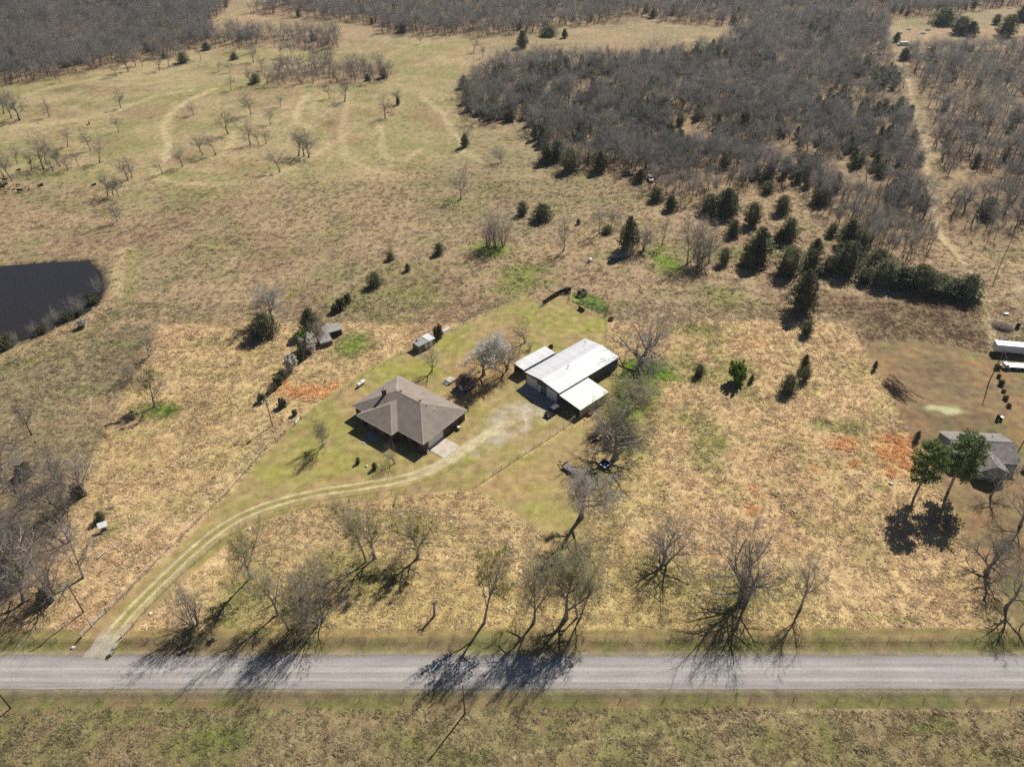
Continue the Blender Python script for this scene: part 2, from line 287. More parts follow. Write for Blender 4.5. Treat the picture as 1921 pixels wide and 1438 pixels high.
def fields(X, Y):
    """own colour and roughness-of-cover of the ground at world points"""
    w1 = fbm(X/9, Y/9, 11, 3)-.5; w2 = fbm(X/9, Y/9, 12, 3)-.5
    s = 0.8+Y/120.0
    XW, YW = X+w1*3.2*s, Y+w2*3.2*s; XS, YS = X+w1*0.8, Y+w2*0.8
    n0 = fbm(X/70, Y/70, 21, 3); n1 = fbm(X/22, Y/22, 31, 4); n2 = fbm(X/6, Y/6, 41, 4); n3 = fbm(X/1.6, Y/1.6, 51, 3)
    nh = fbm(X/26, Y/5.0, 61, 4)
    C = np.tile(A(180,154,124), (len(X), 1)); T = np.ones(len(X))
    C = mixc(C, A(164,146,114), sstep(.42, .62, n0)); C = mixc(C, A(190,160,126), sstep(.5, .7, nh)*.6); C = mixc(C, A(164,134,110), sstep(.55, .72, n1)*.6)
    C = mixc(C, A(144,140,92), sstep(.56, .74, fbm(X/16, Y/9, 71, 4))*.5)
    m = poly_mask(XW, YW, PAST_L, 16.0)                                   # grazed upper pasture
    gp = mixc(np.tile(A(182,160,124), (len(X), 1)), A(160,150,102), sstep(.44, .66, fbm(X/30, Y/20, 81, 4)))
    gp = mixc(gp, A(190,168,130), sstep(.50, .62, fbm(X/16+3, Y/7, 91, 5))*.75); gp = mixc(gp, A(160,130,100), sstep(.56, .70, n1)*.55); gp = mixc(gp, A(138,138,86), sstep(.55, .68, fbm(X/9, Y/6, 93, 4))*.5)
    C = mixc(C, gp, m*.85); T = T*(1-.35*m)
    m = poly_mask(XS, YS, PROP, 1.6)                                        # tall dry grass
    gd = mixc(np.tile(A(212,178,136), (len(X), 1)), A(202,166,128), sstep(.42, .6, n1)); gd = mixc(gd, A(194,166,120), sstep(.5, .68, n0)*.6)
    gd = mixc(gd, A(224,194,150), sstep(.5, .68, n2)*.35); gd = mixc(gd, A(178,164,100), sstep(.54, .72, fbm(X/8, Y/7, 75, 4))*.35)
    fr = sstep(104, 90, Y)*sstep(-70, -50, X)*sstep(75, 55, X); gd = mixc(gd, A(194,174,110), fr*.5*sstep(.3, .6, n1+.1)); gd = gd*1.1
    C = mixc(C, gd, m)
    for u, v, ru, rv, k in GREEN:
        if k: C = mixc(C, A(132,138,72) if v > 400 else A(142,144,88), np.clip(blob_mask(XW, YW, u, v, ru, rv, .35)*k*1.1*sstep(.28, .6, n2+.12), 0, 1))
    for u, v, ru, rv, k in DARK_SPOTS:
        if k: C = mixc(C, A(118,92,74), blob_mask(XW, YW, u, v, ru, rv, .4)*k*sstep(.25, .55, n2+.1))
    for i_, (u, v, ru, rv, k) in enumerate(ORANGE): k = k if i_ < 11 else k*.35; C = mixc(C, A(232,168,108), blob_mask(XS, YS, u, v, ru, rv, .15)*k*.7*sstep(.25, .55, n2+.1))
    for u, v, ru, rv, k in ((1210,694,50,18,1),(1195,728,36,22,1),(1180,765,34,20,.6),(660,640,24,14,.5),(300,768,20,8,.7),(850,380,16,5,.6),(1248,488,22,14,.7),(920,472,40,10,.5)): C = mixc(C, A(120,152,40), blob_mask(XW, YW, u, v, ru, rv, .3)*k*sstep(.25, .5, n2+.1))
    m = poly_mask(XS, YS, YARD_R, 1.2)
    yd = mixc(np.tile(A(150,126,96), (len(X), 1)), A(128,122,80), sstep(.46, .62, n1)); yd = mixc(yd, A(172,134,98), sstep(.52, .66, n2)*.6); yd = mixc(yd, A(120,104,84), sstep(.55, .7, fbm(X/7, Y/3, 106, 4))*.5); yd = mixc(yd, A(136,136,80), sstep(.58, .7, fbm(X/10, Y/10, 107, 4))*.6)
    C = mixc(C, yd, m); T = T*(1-.75*m)
    for u, v, ru, rv, k in DARK_SPOTS[-5:]: C = mixc(C, A(106,88,74), blob_mask(XW, YW, u, v, ru, rv, .4)*k*m)
    m = poly_mask(XW, YW, SCRUB_R, 3.0); C = mixc(C, mixc(np.tile(A(142,118,94), (len(X), 1)), A(128,98,80), sstep(.45, .6, n2)), m*.8)
    m = forest_mask(XW, YW, 5.0); lf = mixc(np.tile(A(150,122,100), (len(X), 1)), A(172,146,116), sstep(.48, .66, n2)); lf = mixc(lf, A(132,118,84), sstep(.55, .7, n1)*.4)
    C = mixc(C, lf, m*.9); T = T*(1-.5*m)
    C = mixc(C, A(176,148,118), poly_mask(XW, YW, RUBBLE_CLEAR, 4.0)*.9)
    f = sstep(ROAD_S-1, ROAD_S-4, Y)                                      # field beyond the road
    ff = mixc(np.tile(A(162,142,108), (len(X), 1)), A(144,134,92), sstep(.42, .64, n1)); ff = mixc(ff, A(166,140,108), sstep(.5, .64, n2)*.6); ff = mixc(ff, A(116,108,70), sstep(.58, .74, fbm(X/4, Y/4, 95, 3))*.4)
    C = mixc(C, ff, f)
    for u, v, ru, rv, k in GREEN:
        if k and v > 1290: C = mixc(C, A(112,124,58), blob_mask(XS, YS, u, v, ru, rv, .3)*k*f*sstep(.3, .6, n2+.12))
    y0 = P(960,1200)[1]; y1 = P(960,1179)[1]
    st = sstep(y1+.4, y1-.2, YS)*sstep(ROAD_S-3.8, ROAD_S-3.2, Y)
    sc = mixc(np.tile(A(150,132,92), (len(X), 1)), A(166,140,100), sstep(.45, .62, fbm(X/12, Y/1.2, 97, 3))); sc = mixc(sc, A(136,134,78), sstep(.52, .68, n2)*.5)
    C = mixc(C, sc, st); T = T*(1-.6*st)
    vg = sstep(y0+.3, y0-.3, Y)*sstep(ROAD_S-3.8, ROAD_S-3.2, Y)
    sv = mixc(np.tile(A(138,120,90), (len(X), 1)), A(120,116,74), sstep(.42, .62, n2)); C = mixc(C, sv, vg*.9)
    ml = poly_mask(XS, YS, LAWN, 0.6); ml2 = poly_mask(XS, YS, LAWN2, 0.8)
    lw = mixc(np.tile(A(178,154,112), (len(X), 1)), A(162,150,94), sstep(.42, .62, n1)*.6); lw = mixc(lw, A(182,152,114), sstep(.48, .66, fbm(X/11, Y/11, 99, 4))*.8); lw = mixc(lw, A(154,150,82), sstep(.52, .66, fbm(X/3.2, Y/3.2, 103, 4))*.5)
    for u, v, ru, rv, k in LAWNGREEN: lw = mixc(lw, A(160,160,74), np.clip(blob_mask(XW, YW, u, v, ru, rv, .3)*k*.6*sstep(.25, .55, n2+.12), 0, 1))
    for u, v, ru, rv, k in BROWNPATCH:
        if k: lw = mixc(lw, A(184,144,106), blob_mask(XW, YW, u, v, ru, rv, .4)*k)
    C = mixc(C, lw, np.maximum(ml, ml2*.92)); T = T*(1-.9*ml)*(1-.8*ml2)
    m = poly_mask(XS, YS, PEN, 0.4); C = mixc(C, mixc(np.tile(A(122,138,74), (len(X), 1)), A(190,160,122), sstep(.55, .68, n2)), m)
    for pts, wd, k in PALE_LINES:
        q = WP(*pts); C = mixc(C, A(210,188,148), np.clip(line_mask(X+w1*1.6, Y+w2*1.6, q, wd*(1.25 if pts[0][1] < 350 and pts[0][0] < 900 else 1), wd*1.0)*k*(1.15 if pts[0][1] < 350 and pts[0][0] < 900 else 1)*sstep(.15, .5, n2+.1), 0, 1))
    for u, v, ru, rv, k in PALEGREEN: C = mixc(C, A(206,204,160), blob_mask(XW, YW, u, v, ru, rv, .5)*k*sstep(.3, .5, n2+.05))
    m = line_mask(XS, YS, DAM+np.array((6.0, -4.5)), 1.6, 2.2); C = mixc(C, A(146,146,84), m*.5); C = mixc(C, A(196,168,128), line_mask(XS, YS, DAM, 1.3, 1.2)*.75)
    m = poly_mask(XS, YS, POND, 1.0); C = mixc(C, A(112,92,72), poly_mask(XS, YS, POND, 3.2)*.8); C = mixc(C, A(84,68,56), m); T = T*(1-m)
    # mown / driven rows in the corner of the dry grass
    rw = poly_mask(X, Y, WP((1430,615),(1590,608),(1640,700),(1520,720),(1440,690)), 4.0); C = C*(1-.16*rw*sstep(.2, .8, np.sin(X*2.9+.4*n1*6)))[:, None]
    mw = poly_mask(XW, YW, WP((520,960),(700,940),(900,930),(980,985),(960,1100),(760,1130),(560,1130),(480,1040)), 3.0); C = C*(1-.17*mw*sstep(.1, .9, np.sin((Y+.12*X+1.4*n1*4)*3.1)))[:, None]
    sh = np.maximum(sstep(1.1, .1, np.abs(Y-ROAD_N-.3)+.7*(n3-.5)), sstep(.9, .1, np.abs(Y-ROAD_S+.3)+.7*(n3-.5))); C = mixc(C, A(156,144,126), sh*.75)
    C = C*(0.80+0.40*n3)[:, None]*np.array((.975, 1.0, .925))
    return np.clip(C, .004, .9), np.clip(T, 0, 1)

def ground_material():
    m, n, b = new_mat('ground')
    at = N(n, 'ShaderNodeAttribute', attribute_name='Col'); tx = N(n, 'ShaderNodeAttribute', attribute_name='cover')
    tc = N(n, 'ShaderNodeTexCoord')
    n1 = N(n, 'ShaderNodeTexNoise'); n1.inputs['Scale'].default_value = 2.6; n1.inputs['Detail'].default_value = 5; n1.inputs['Roughness'].default_value = .68
    n2 = N(n, 'ShaderNodeTexNoise'); n2.inputs['Scale'].default_value = 0.45; n2.inputs['Detail'].default_value = 6
    for q in (n1, n2): n.links.new(tc.outputs['Object'], q.inputs['Vector'])
    mr = N(n, 'ShaderNodeMapRange'); mr.inputs['From Min'].default_value = .3; mr.inputs['From Max'].default_value = .7; mr.inputs['To Min'].default_value = .62; mr.inputs['To Max'].default_value = 1.36
    n.links.new(n1.outputs['Fac'], mr.inputs[0])
    m2 = N(n, 'ShaderNodeMapRange'); m2.inputs['From Min'].default_value = .3; m2.inputs['From Max'].default_value = .7; m2.inputs['To Min'].default_value = .74; m2.inputs['To Max'].default_value = 1.26
    n.links.new(n1.outputs['Fac'], m2.inputs[0])
    mx = N(n, 'ShaderNodeMix'); mx.data_type = 'FLOAT'; n.links.new(tx.outputs['Fac'], mx.inputs[0]); n.links.new(m2.outputs[0], mx.inputs[2]); n.links.new(mr.outputs[0], mx.inputs[3])
    vm = N(n, 'ShaderNodeVectorMath', operation='MULTIPLY'); n.links.new(at.outputs['Color'], vm.inputs[0]); n.links.new(mx.outputs[0], vm.inputs[1])
    m3 = N(n, 'ShaderNodeMapRange'); m3.inputs['From Min'].default_value = .32; m3.inputs['From Max'].default_value = .68; m3.inputs['To Min'].default_value = .80; m3.inputs['To Max'].default_value = 1.2; n.links.new(n2.outputs['Fac'], m3.inputs[0])
    v3 = N(n, 'ShaderNodeVectorMath', operation='MULTIPLY'); n.links.new(vm.outputs[0], v3.inputs[0]); n.links.new(m3.outputs[0], v3.inputs[1]); vm = v3
    hs = N(n, 'ShaderNodeHueSaturation'); mh = N(n, 'ShaderNodeMapRange'); mh.inputs['To Min'].default_value = .485; mh.inputs['To Max'].default_value = .515
    n.links.new(n2.outputs['Fac'], mh.inputs[0]); n.links.new(mh.outputs[0], hs.inputs['Hue']); n.links.new(vm.outputs[0], hs.inputs['Color'])
    n.links.new(hs.outputs[0], b.inputs['Base Color'])
    bp = N(n, 'ShaderNodeBump'); bp.inputs['Distance'].default_value = .22
    ms = N(n, 'ShaderNodeMath', operation='MULTIPLY_ADD'); ms.inputs[1].default_value = .7; ms.inputs[2].default_value = .12; n.links.new(tx.outputs['Fac'], ms.inputs[0]); n.links.new(ms.outputs[0], bp.inputs['Strength'])
    n.links.new(n1.outputs['Fac'], bp.inputs['Height']); n.links.new(bp.outputs[0], b.inputs['Normal'])
    b.inputs['Roughness'].default_value = .95; b.inputs['Specular IOR Level'].default_value = .1
ground_material()

def axis(pairs):
    a = [pairs[0][0]]
    for (x0, x1, s0, s1) in pairs:
        x = x0
        while x < x1-1e-6:
            t = (x-x0)/(x1-x0); x = min(x1, x+s0+(s1-s0)*t); a.append(x)
    return np.array(a)
xp = axis([(0, 112, .5, .6), (112, 200, .8, 1.6), (200, 480, 2.2, 6), (480, 4000, 12, 400)]); gx = np.concatenate([-xp[:0:-1], xp])
gy = np.concatenate([axis([(-400, 20, 60, 6)])[:-1], axis([(20, 50, 4, .6), (50, 112, .42, .5), (112, 200, .55, .9), (200, 330, 1.0, 2.2), (330, 800, 2.4, 9), (800, 6000, 14, 500)])])
GX, GY = np.meshgrid(gx, gy); fX, fY = GX.ravel(), GY.ravel()
gz = height(fX, fY)
near = (fY < 330) & (np.abs(fX) < 210)
gC = np.tile(A(150,125,102), (len(fX), 1)); gT = np.full(len(fX), .5)
inr = (np.abs(fX) < 700) & (fY < 1100) & (fY > 30)
c_, t_ = fields(fX[inr], fY[inr]); gC[inr] = c_; gT[inr] = t_
gz = gz-0.10*fbm(fX/1.3, fY/1.3, 7, 2)*gT*near*sstep(3.6, 4.6, np.abs(fY-(ROAD_N+ROAD_S)/2))
nx, ny = len(gx), len(gy)
ii = (np.arange(ny-1)[:, None]*nx+np.arange(nx-1)[None, :]).ravel()
gm = fast_mesh('ground', np.stack([fX, fY, gz], 1), np.stack([ii, ii+1, ii+nx+1, ii+nx], 1), 'ground', True)
set_cols(gm, 'Col', gC); set_f(gm, 'cover', gT)
ground = link('ground', gm); ground['kind'] = 'structure'; ground['label'] = 'rolling dry pasture, mown lawn and bare yard around the farm'

# ---- road: chip-sealed, long pale wheel paths
def ribbon_mesh(name, center, halfw, ds, dw, mat, z, edge=0.0, seed=0):
    """sheet along a polyline (world), halfw may be per point"""
    c = np.asarray(center, float); sl = np.r_[0, np.cumsum(np.hypot(*np.diff(c, axis=0).T))]
    n = max(2, int(sl[-1]/ds)); t = np.linspace(0, sl[-1], n)
    # smooth the polyline
    x = np.interp(t, sl, c[:, 0]); y = np.interp(t, sl, c[:, 1]); hw = np.interp(t, sl, np.broadcast_to(halfw, len(c)))
    k = max(1, int(4.0/ds))
    ker = np.ones(2*k+1)/(2*k+1)
    for _ in range(2):
        x = np.convolve(np.pad(x, k, mode='reflect', reflect_type='odd'), ker, 'valid'); y = np.convolve(np.pad(y, k, mode='reflect', reflect_type='odd'), ker, 'valid')
    tx, ty = np.gradient(x), np.gradient(y); l = np.hypot(tx, ty); nx_, ny_ = -ty/l, tx/l
    m = max(3, int(2*np.max(hw)/dw)+1); s = np.linspace(-1, 1, m)
    je = edge*(fbm(t/1.5, t*0+seed, 5, 3)-.5)*2; jf = edge*(fbm(t/1.5, t*0+seed+9.5, 6, 3)-.5)*2
    O = s[None, :]*hw[:, None]+np.where(s[None, :] > 0, je[:, None], jf[:, None])*np.abs(s[None, :])
    X = x[:, None]+nx_[:, None]*O; Y = y[:, None]+ny_[:, None]*O
    ii = (np.arange(n-1)[:, None]*m+np.arange(m-1)[None, :]).ravel()
    me = fast_mesh(name, np.stack([X.ravel(), Y.ravel(), np.full(X.size, z)], 1), np.stack([ii, ii+m, ii+m+1, ii+1], 1), mat, True)
    return me, X.ravel(), Y.ravel(), O.ravel(), np.repeat(t, m), np.repeat(hw, m)
def road_material():
    m, n, b = new_mat('road_chip_seal')
    tc = N(n, 'ShaderNodeTexCoord'); sp = N(n, 'ShaderNodeSeparateXYZ'); n.links.new(tc.outputs['Object'], sp.inputs[0])
    mp = N(n, 'ShaderNodeMapping'); mp.inputs['Scale'].default_value = (.035, 2.4, 1); n.links.new(tc.outputs['Object'], mp.inputs[0])
    ns = N(n, 'ShaderNodeTexNoise'); ns.inputs['Scale'].default_value = 1.0; ns.inputs['Detail'].default_value = 5; n.links.new(mp.outputs[0], ns.inputs['Vector'])
    nf = N(n, 'ShaderNodeTexNoise'); nf.inputs['Scale'].default_value = 2.2; nf.inputs['Detail'].default_value = 6; n.links.new(tc.outputs['Object'], nf.inputs['Vector'])
    rp = N(n, 'ShaderNodeValToRGB'); e = rp.color_ramp.elements
    rp.color_ramp.elements[0].position = 0.0; e[0].color = (*A(148,138,128), 1); e[1].position = 1.0; e[1].color = (*A(140,132,124), 1)
    for p, c in ((.07,(164,158,152)),(.2,(168,162,155)),(.30,(188,182,176)),(.37,(170,164,158)),(.48,(171,165,159)),(.6,(194,188,182)),(.66,(171,165,159)),(.76,(178,172,166)),(.88,(164,158,156))):
        q = e.new(p); q.color = (*A(*c), 1)
    mr = N(n, 'ShaderNodeMapRange'); mr.inputs['From Min'].default_value = -3.4; mr.inputs['From Max'].default_value = 3.4
    ad = N(n, 'ShaderNodeMath', operation='MULTIPLY_ADD'); ad.inputs[1].default_value = 1.2; n.links.new(ns.outputs['Fac'], ad.inputs[0]); sb = N(n, 'ShaderNodeMath', operation='SUBTRACT'); sb.inputs[1].default_value = .6
    n.links.new(sp.outputs['Y'], sb.inputs[0]); n.links.new(sb.outputs[0], ad.inputs[2]); n.links.new(ad.outputs[0], mr.inputs[0]); n.links.new(mr.outputs[0], rp.inputs[0])
    v1 = N(n, 'ShaderNodeMapRange'); v1.inputs['From Min'].default_value = .3; v1.inputs['From Max'].default_value = .7; v1.inputs['To Min'].default_value = .86; v1.inputs['To Max'].default_value = 1.12; n.links.new(nf.outputs['Fac'], v1.inputs[0])
    v2 = N(n, 'ShaderNodeMapRange'); v2.inputs['From Min'].default_value = .3; v2.inputs['From Max'].default_value = .7; v2.inputs['To Min'].default_value = .9; v2.inputs['To Max'].default_value = 1.1; n.links.new(ns.outputs['Fac'], v2.inputs[0])
    mp3 = N(n, 'ShaderNodeMapping'); mp3.inputs['Scale'].default_value = (.12, .5, 1); n.links.new(tc.outputs['Object'], mp3.inputs[0]); ng3 = N(n, 'ShaderNodeTexNoise'); ng3.inputs['Scale'].default_value = 1.0; ng3.inputs['Detail'].default_value = 6; n.links.new(mp3.outputs[0], ng3.inputs['Vector'])
    v4 = N(n, 'ShaderNodeMapRange'); v4.inputs['From Min'].default_value = .35; v4.inputs['From Max'].default_value = .65; v4.inputs['To Min'].default_value = .9; v4.inputs['To Max'].default_value = 1.08; n.links.new(ng3.outputs['Fac'], v4.inputs[0])
    a4 = N(n, 'ShaderNodeVectorMath', operation='MULTIPLY'); n.links.new(rp.outputs[0], a4.inputs[0]); n.links.new(v4.outputs[0], a4.inputs[1]); rp = a4
    a = N(n, 'ShaderNodeVectorMath', operation='MULTIPLY'); n.links.new(rp.outputs[0], a.inputs[0]); n.links.new(v1.outputs[0], a.inputs[1])
    c = N(n, 'ShaderNodeVectorMath', operation='MULTIPLY'); n.links.new(a.outputs[0], c.inputs[0]); n.links.new(v2.outputs[0], c.inputs[1])
    n.links.new(c.outputs[0], b.inputs['Base Color']); b.inputs['Roughness'].default_value = .9; b.inputs['Specular IOR Level'].default_value = .2
    bp = N(n, 'ShaderNodeBump'); bp.inputs['Strength'].default_value = .25; bp.inputs['Distance'].default_value = .03; n.links.new(nf.outputs['Fac'], bp.inputs['Height']); n.links.new(bp.outputs[0], b.inputs['Normal'])
road_material()
ym = (ROAD_N+ROAD_S)/2
rm, *_ = ribbon_mesh('road', [(-420, 0), (420, 0)], (ROAD_N-ROAD_S)/2, .3, .8, 'road_chip_seal', 0, .26, 3)
road = link('road', rm, None, (0, ym, .03)); road['kind'] = 'structure'; road['label'] = 'straight grey chip sealed county road'

YARD = WP((868,850),(905,775),(930,762),(962,756),(990,748),(1030,768),(1048,782),(1020,796),(1000,812),(965,822),(930,842),(900,862))
def yard_k(x, y):
    sd = poly_sd(x+2.4*(fbm(x/2.5, y/2.5, 141, 3)-.5), y+2.4*(fbm(x/2.5, y/2.5, 142, 3)-.5), YARD)
    return sstep(1.0, -2.6, sd)*np.clip(.2+1.1*sstep(.33, .58, fbm(x/3.2, y/3.2, 145, 5)), 0, 1), sd
# ---- driveway: two pale gravel wheel tracks that widen to a gravel yard
DRIVE = WP((176,1236),(192,1212),(212,1182),(248,1142),(330,1062),(400,999),(450,967),(520,941),(600,922),(700,909),(780,893),(828,873),(868,845),(912,816),(950,793),(985,775))
dm, dX, dY, dO, dS, dW = ribbon_mesh('driveway', DRIVE, 2.7, .35, .15, 'ground', .035)
dC, dT = fields(dX, dY)
tot = dS.max(); wide = sstep(tot*.60, tot*.80, dS)
nz_ = fbm(dX/.8, dY/.8, 131, 3); nb = fbm(dX/3.5, dY/3.5, 133, 3)
tr = np.maximum(sstep(.55, .15, np.abs(dO-.95+.25*(nb-.5))), sstep(.55, .15, np.abs(dO+.95+.25*(nb-.5))))*(.55+.6*nz_)
full = sstep(2.1, 1.0, np.abs(dO)+1.1*(nz_-.5))*(.75+.35*nz_)
ent = .85*sstep(9, 3, dS)*sstep(2.65, 1.6, np.abs(dO)+.8*(nz_-.5))
g_ = np.clip(np.maximum(tr*(1-wide)+full*wide, ent), 0, 1)
mid = sstep(1.5, .6, np.abs(dO))*(1-wide)*(1-ent)
dC = mixc(dC, A(156,146,84), mid*.75); dC = mixc(dC, A(214,198,160)*(.82+.34*fbm(dX/.5, dY/.5, 135, 2))[:, None], g_*.95); dT = dT*(1-g_)+.25*g_
dC = mixc(dC, A(168,160,148), ent*.9*sstep(9, 2, dS))
endf = sstep(tot, tot-14, dS+3*(nz_-.5)); e0, _e = fields(dX, dY); yk, _s = yard_k(dX, dY)
e0 = mixc(e0, A(196,182,156)*(.78+.42*fbm(dX/.6, dY/.6, 147, 3))[:, None], yk*.9)
keepg = np.maximum(g_, mid)*endf; dC = np.where((yk > g_)[:, None], e0*(1-keepg[:, None])+dC*keepg[:, None], e0*(1-endf[:, None])+dC*endf[:, None])
set_cols(dm, 'Col', dC); set_f(dm, 'cover', dT)
drive = link('driveway', dm); drive['kind'] = 'structure'; drive['label'] = 'long curving driveway of two pale gravel wheel tracks'
# gravel yard before the workshop
lo, hi = YARD.min(0)-2, YARD.max(0)+2
ax_, ay_ = np.arange(lo[0], hi[0], .3), np.arange(lo[1], hi[1], .3); QX, QY = np.meshgrid(ax_, ay_); qx, qy = QX.ravel(), QY.ravel()
k_, sd = yard_k(qx, qy)
yC, yT = fields(qx, qy)
yC = mixc(yC, A(196,182,156)*(.78+.42*fbm(qx/.6, qy/.6, 147, 3))[:, None], k_*.9); yT = yT*(1-k_)+.3*k_
mi = len(ax_); qi = (np.arange(len(ay_)-1)[:, None]*mi+np.arange(mi-1)[None, :]).ravel(); qf = np.stack([qi, qi+1, qi+mi+1, qi+mi], 1)
keep = (sd[qf] < 1.6).all(1); used, inv = np.unique(qf[keep].ravel(), return_inverse=True)
ymh = fast_mesh('gravel_yard', np.stack([qx, qy, np.full(len(qx), .018)], 1)[used], inv.reshape(-1, 4), 'ground', True)
set_cols(ymh, 'Col', yC[used]); set_f(ymh, 'cover', yT[used])
gyard = link('gravel_yard', ymh); gyard['kind'] = 'structure'; gyard['label'] = 'patchy pale gravel yard before the metal workshop'
# ---- pond
m_, n_, b_ = new_mat('pond_water'); b_.inputs['Base Color'].default_value = (.022, .019, .018, 1); b_.inputs['Roughness'].default_value = .15; b_.inputs['Specular IOR Level'].default_value = .28
tc = N(n_, 'ShaderNodeTexCoord'); wv = N(n_, 'ShaderNodeTexNoise'); wv.inputs['Scale'].default_value = 1.6; wv.inputs['Detail'].default_value = 3; n_.links.new(tc.outputs['Object'], wv.inputs['Vector'])
bp = N(n_, 'ShaderNodeBump'); bp.inputs['Strength'].default_value = .12; bp.inputs['Distance'].default_value = .05; n_.links.new(wv.outputs['Fac'], bp.inputs['Height']); n_.links.new(bp.outputs[0], b_.inputs['Normal'])
pm = MB().poly3([(x, y, -.45) for x, y in POND[::-1]*1.0]).mesh('water', 'pond_water')
if pm.polygons[0].normal.z < 0: pm.flip_normals()
pond = link('pond_water', pm); pond['kind'] = 'structure'; pond['label'] = 'dark still water of the farm pond'

# ================================================================== VEGETATION
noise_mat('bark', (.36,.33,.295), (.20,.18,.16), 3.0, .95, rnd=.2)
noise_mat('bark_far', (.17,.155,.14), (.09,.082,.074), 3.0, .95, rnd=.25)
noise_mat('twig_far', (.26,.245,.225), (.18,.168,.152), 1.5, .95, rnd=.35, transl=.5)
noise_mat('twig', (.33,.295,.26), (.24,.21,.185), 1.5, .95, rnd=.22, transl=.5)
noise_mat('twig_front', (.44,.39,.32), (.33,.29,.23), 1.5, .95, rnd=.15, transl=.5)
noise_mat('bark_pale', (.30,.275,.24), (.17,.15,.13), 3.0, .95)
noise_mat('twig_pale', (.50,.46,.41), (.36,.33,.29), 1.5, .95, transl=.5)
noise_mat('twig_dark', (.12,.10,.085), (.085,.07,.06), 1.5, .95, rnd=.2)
noise_mat('cedar_green', (.185,.185,.09), (.10,.108,.055), .8, .9, rnd=.25, rand_island=.35, transl=.25)
noise_mat('pine_green', (.22,.28,.10), (.13,.17,.055), .7, .9, rand_island=.4, transl=.35)
noise_mat('mistletoe_green', (.50,.45,.13), (.32,.30,.08), 1.5, .9, rand_island=.3, transl=.45)
noise_mat('bud_yellow_green', (.55,.52,.22), (.42,.40,.15), 1.5, .9, rand_island=.3, transl=.45)
noise_mat('leaf_fresh', (.24,.36,.05), (.15,.25,.04), 1.5, .9, rand_island=.4, transl=.3)
noise_mat('blossom_white', (.78,.74,.66), (.6,.56,.47), 1.5, .9, rand_island=.2, transl=.25)
noise_mat('shrub_olive', (.19,.19,.08), (.11,.115,.05), 1.2, .9, rnd=.25, rand_island=.5, transl=.15)

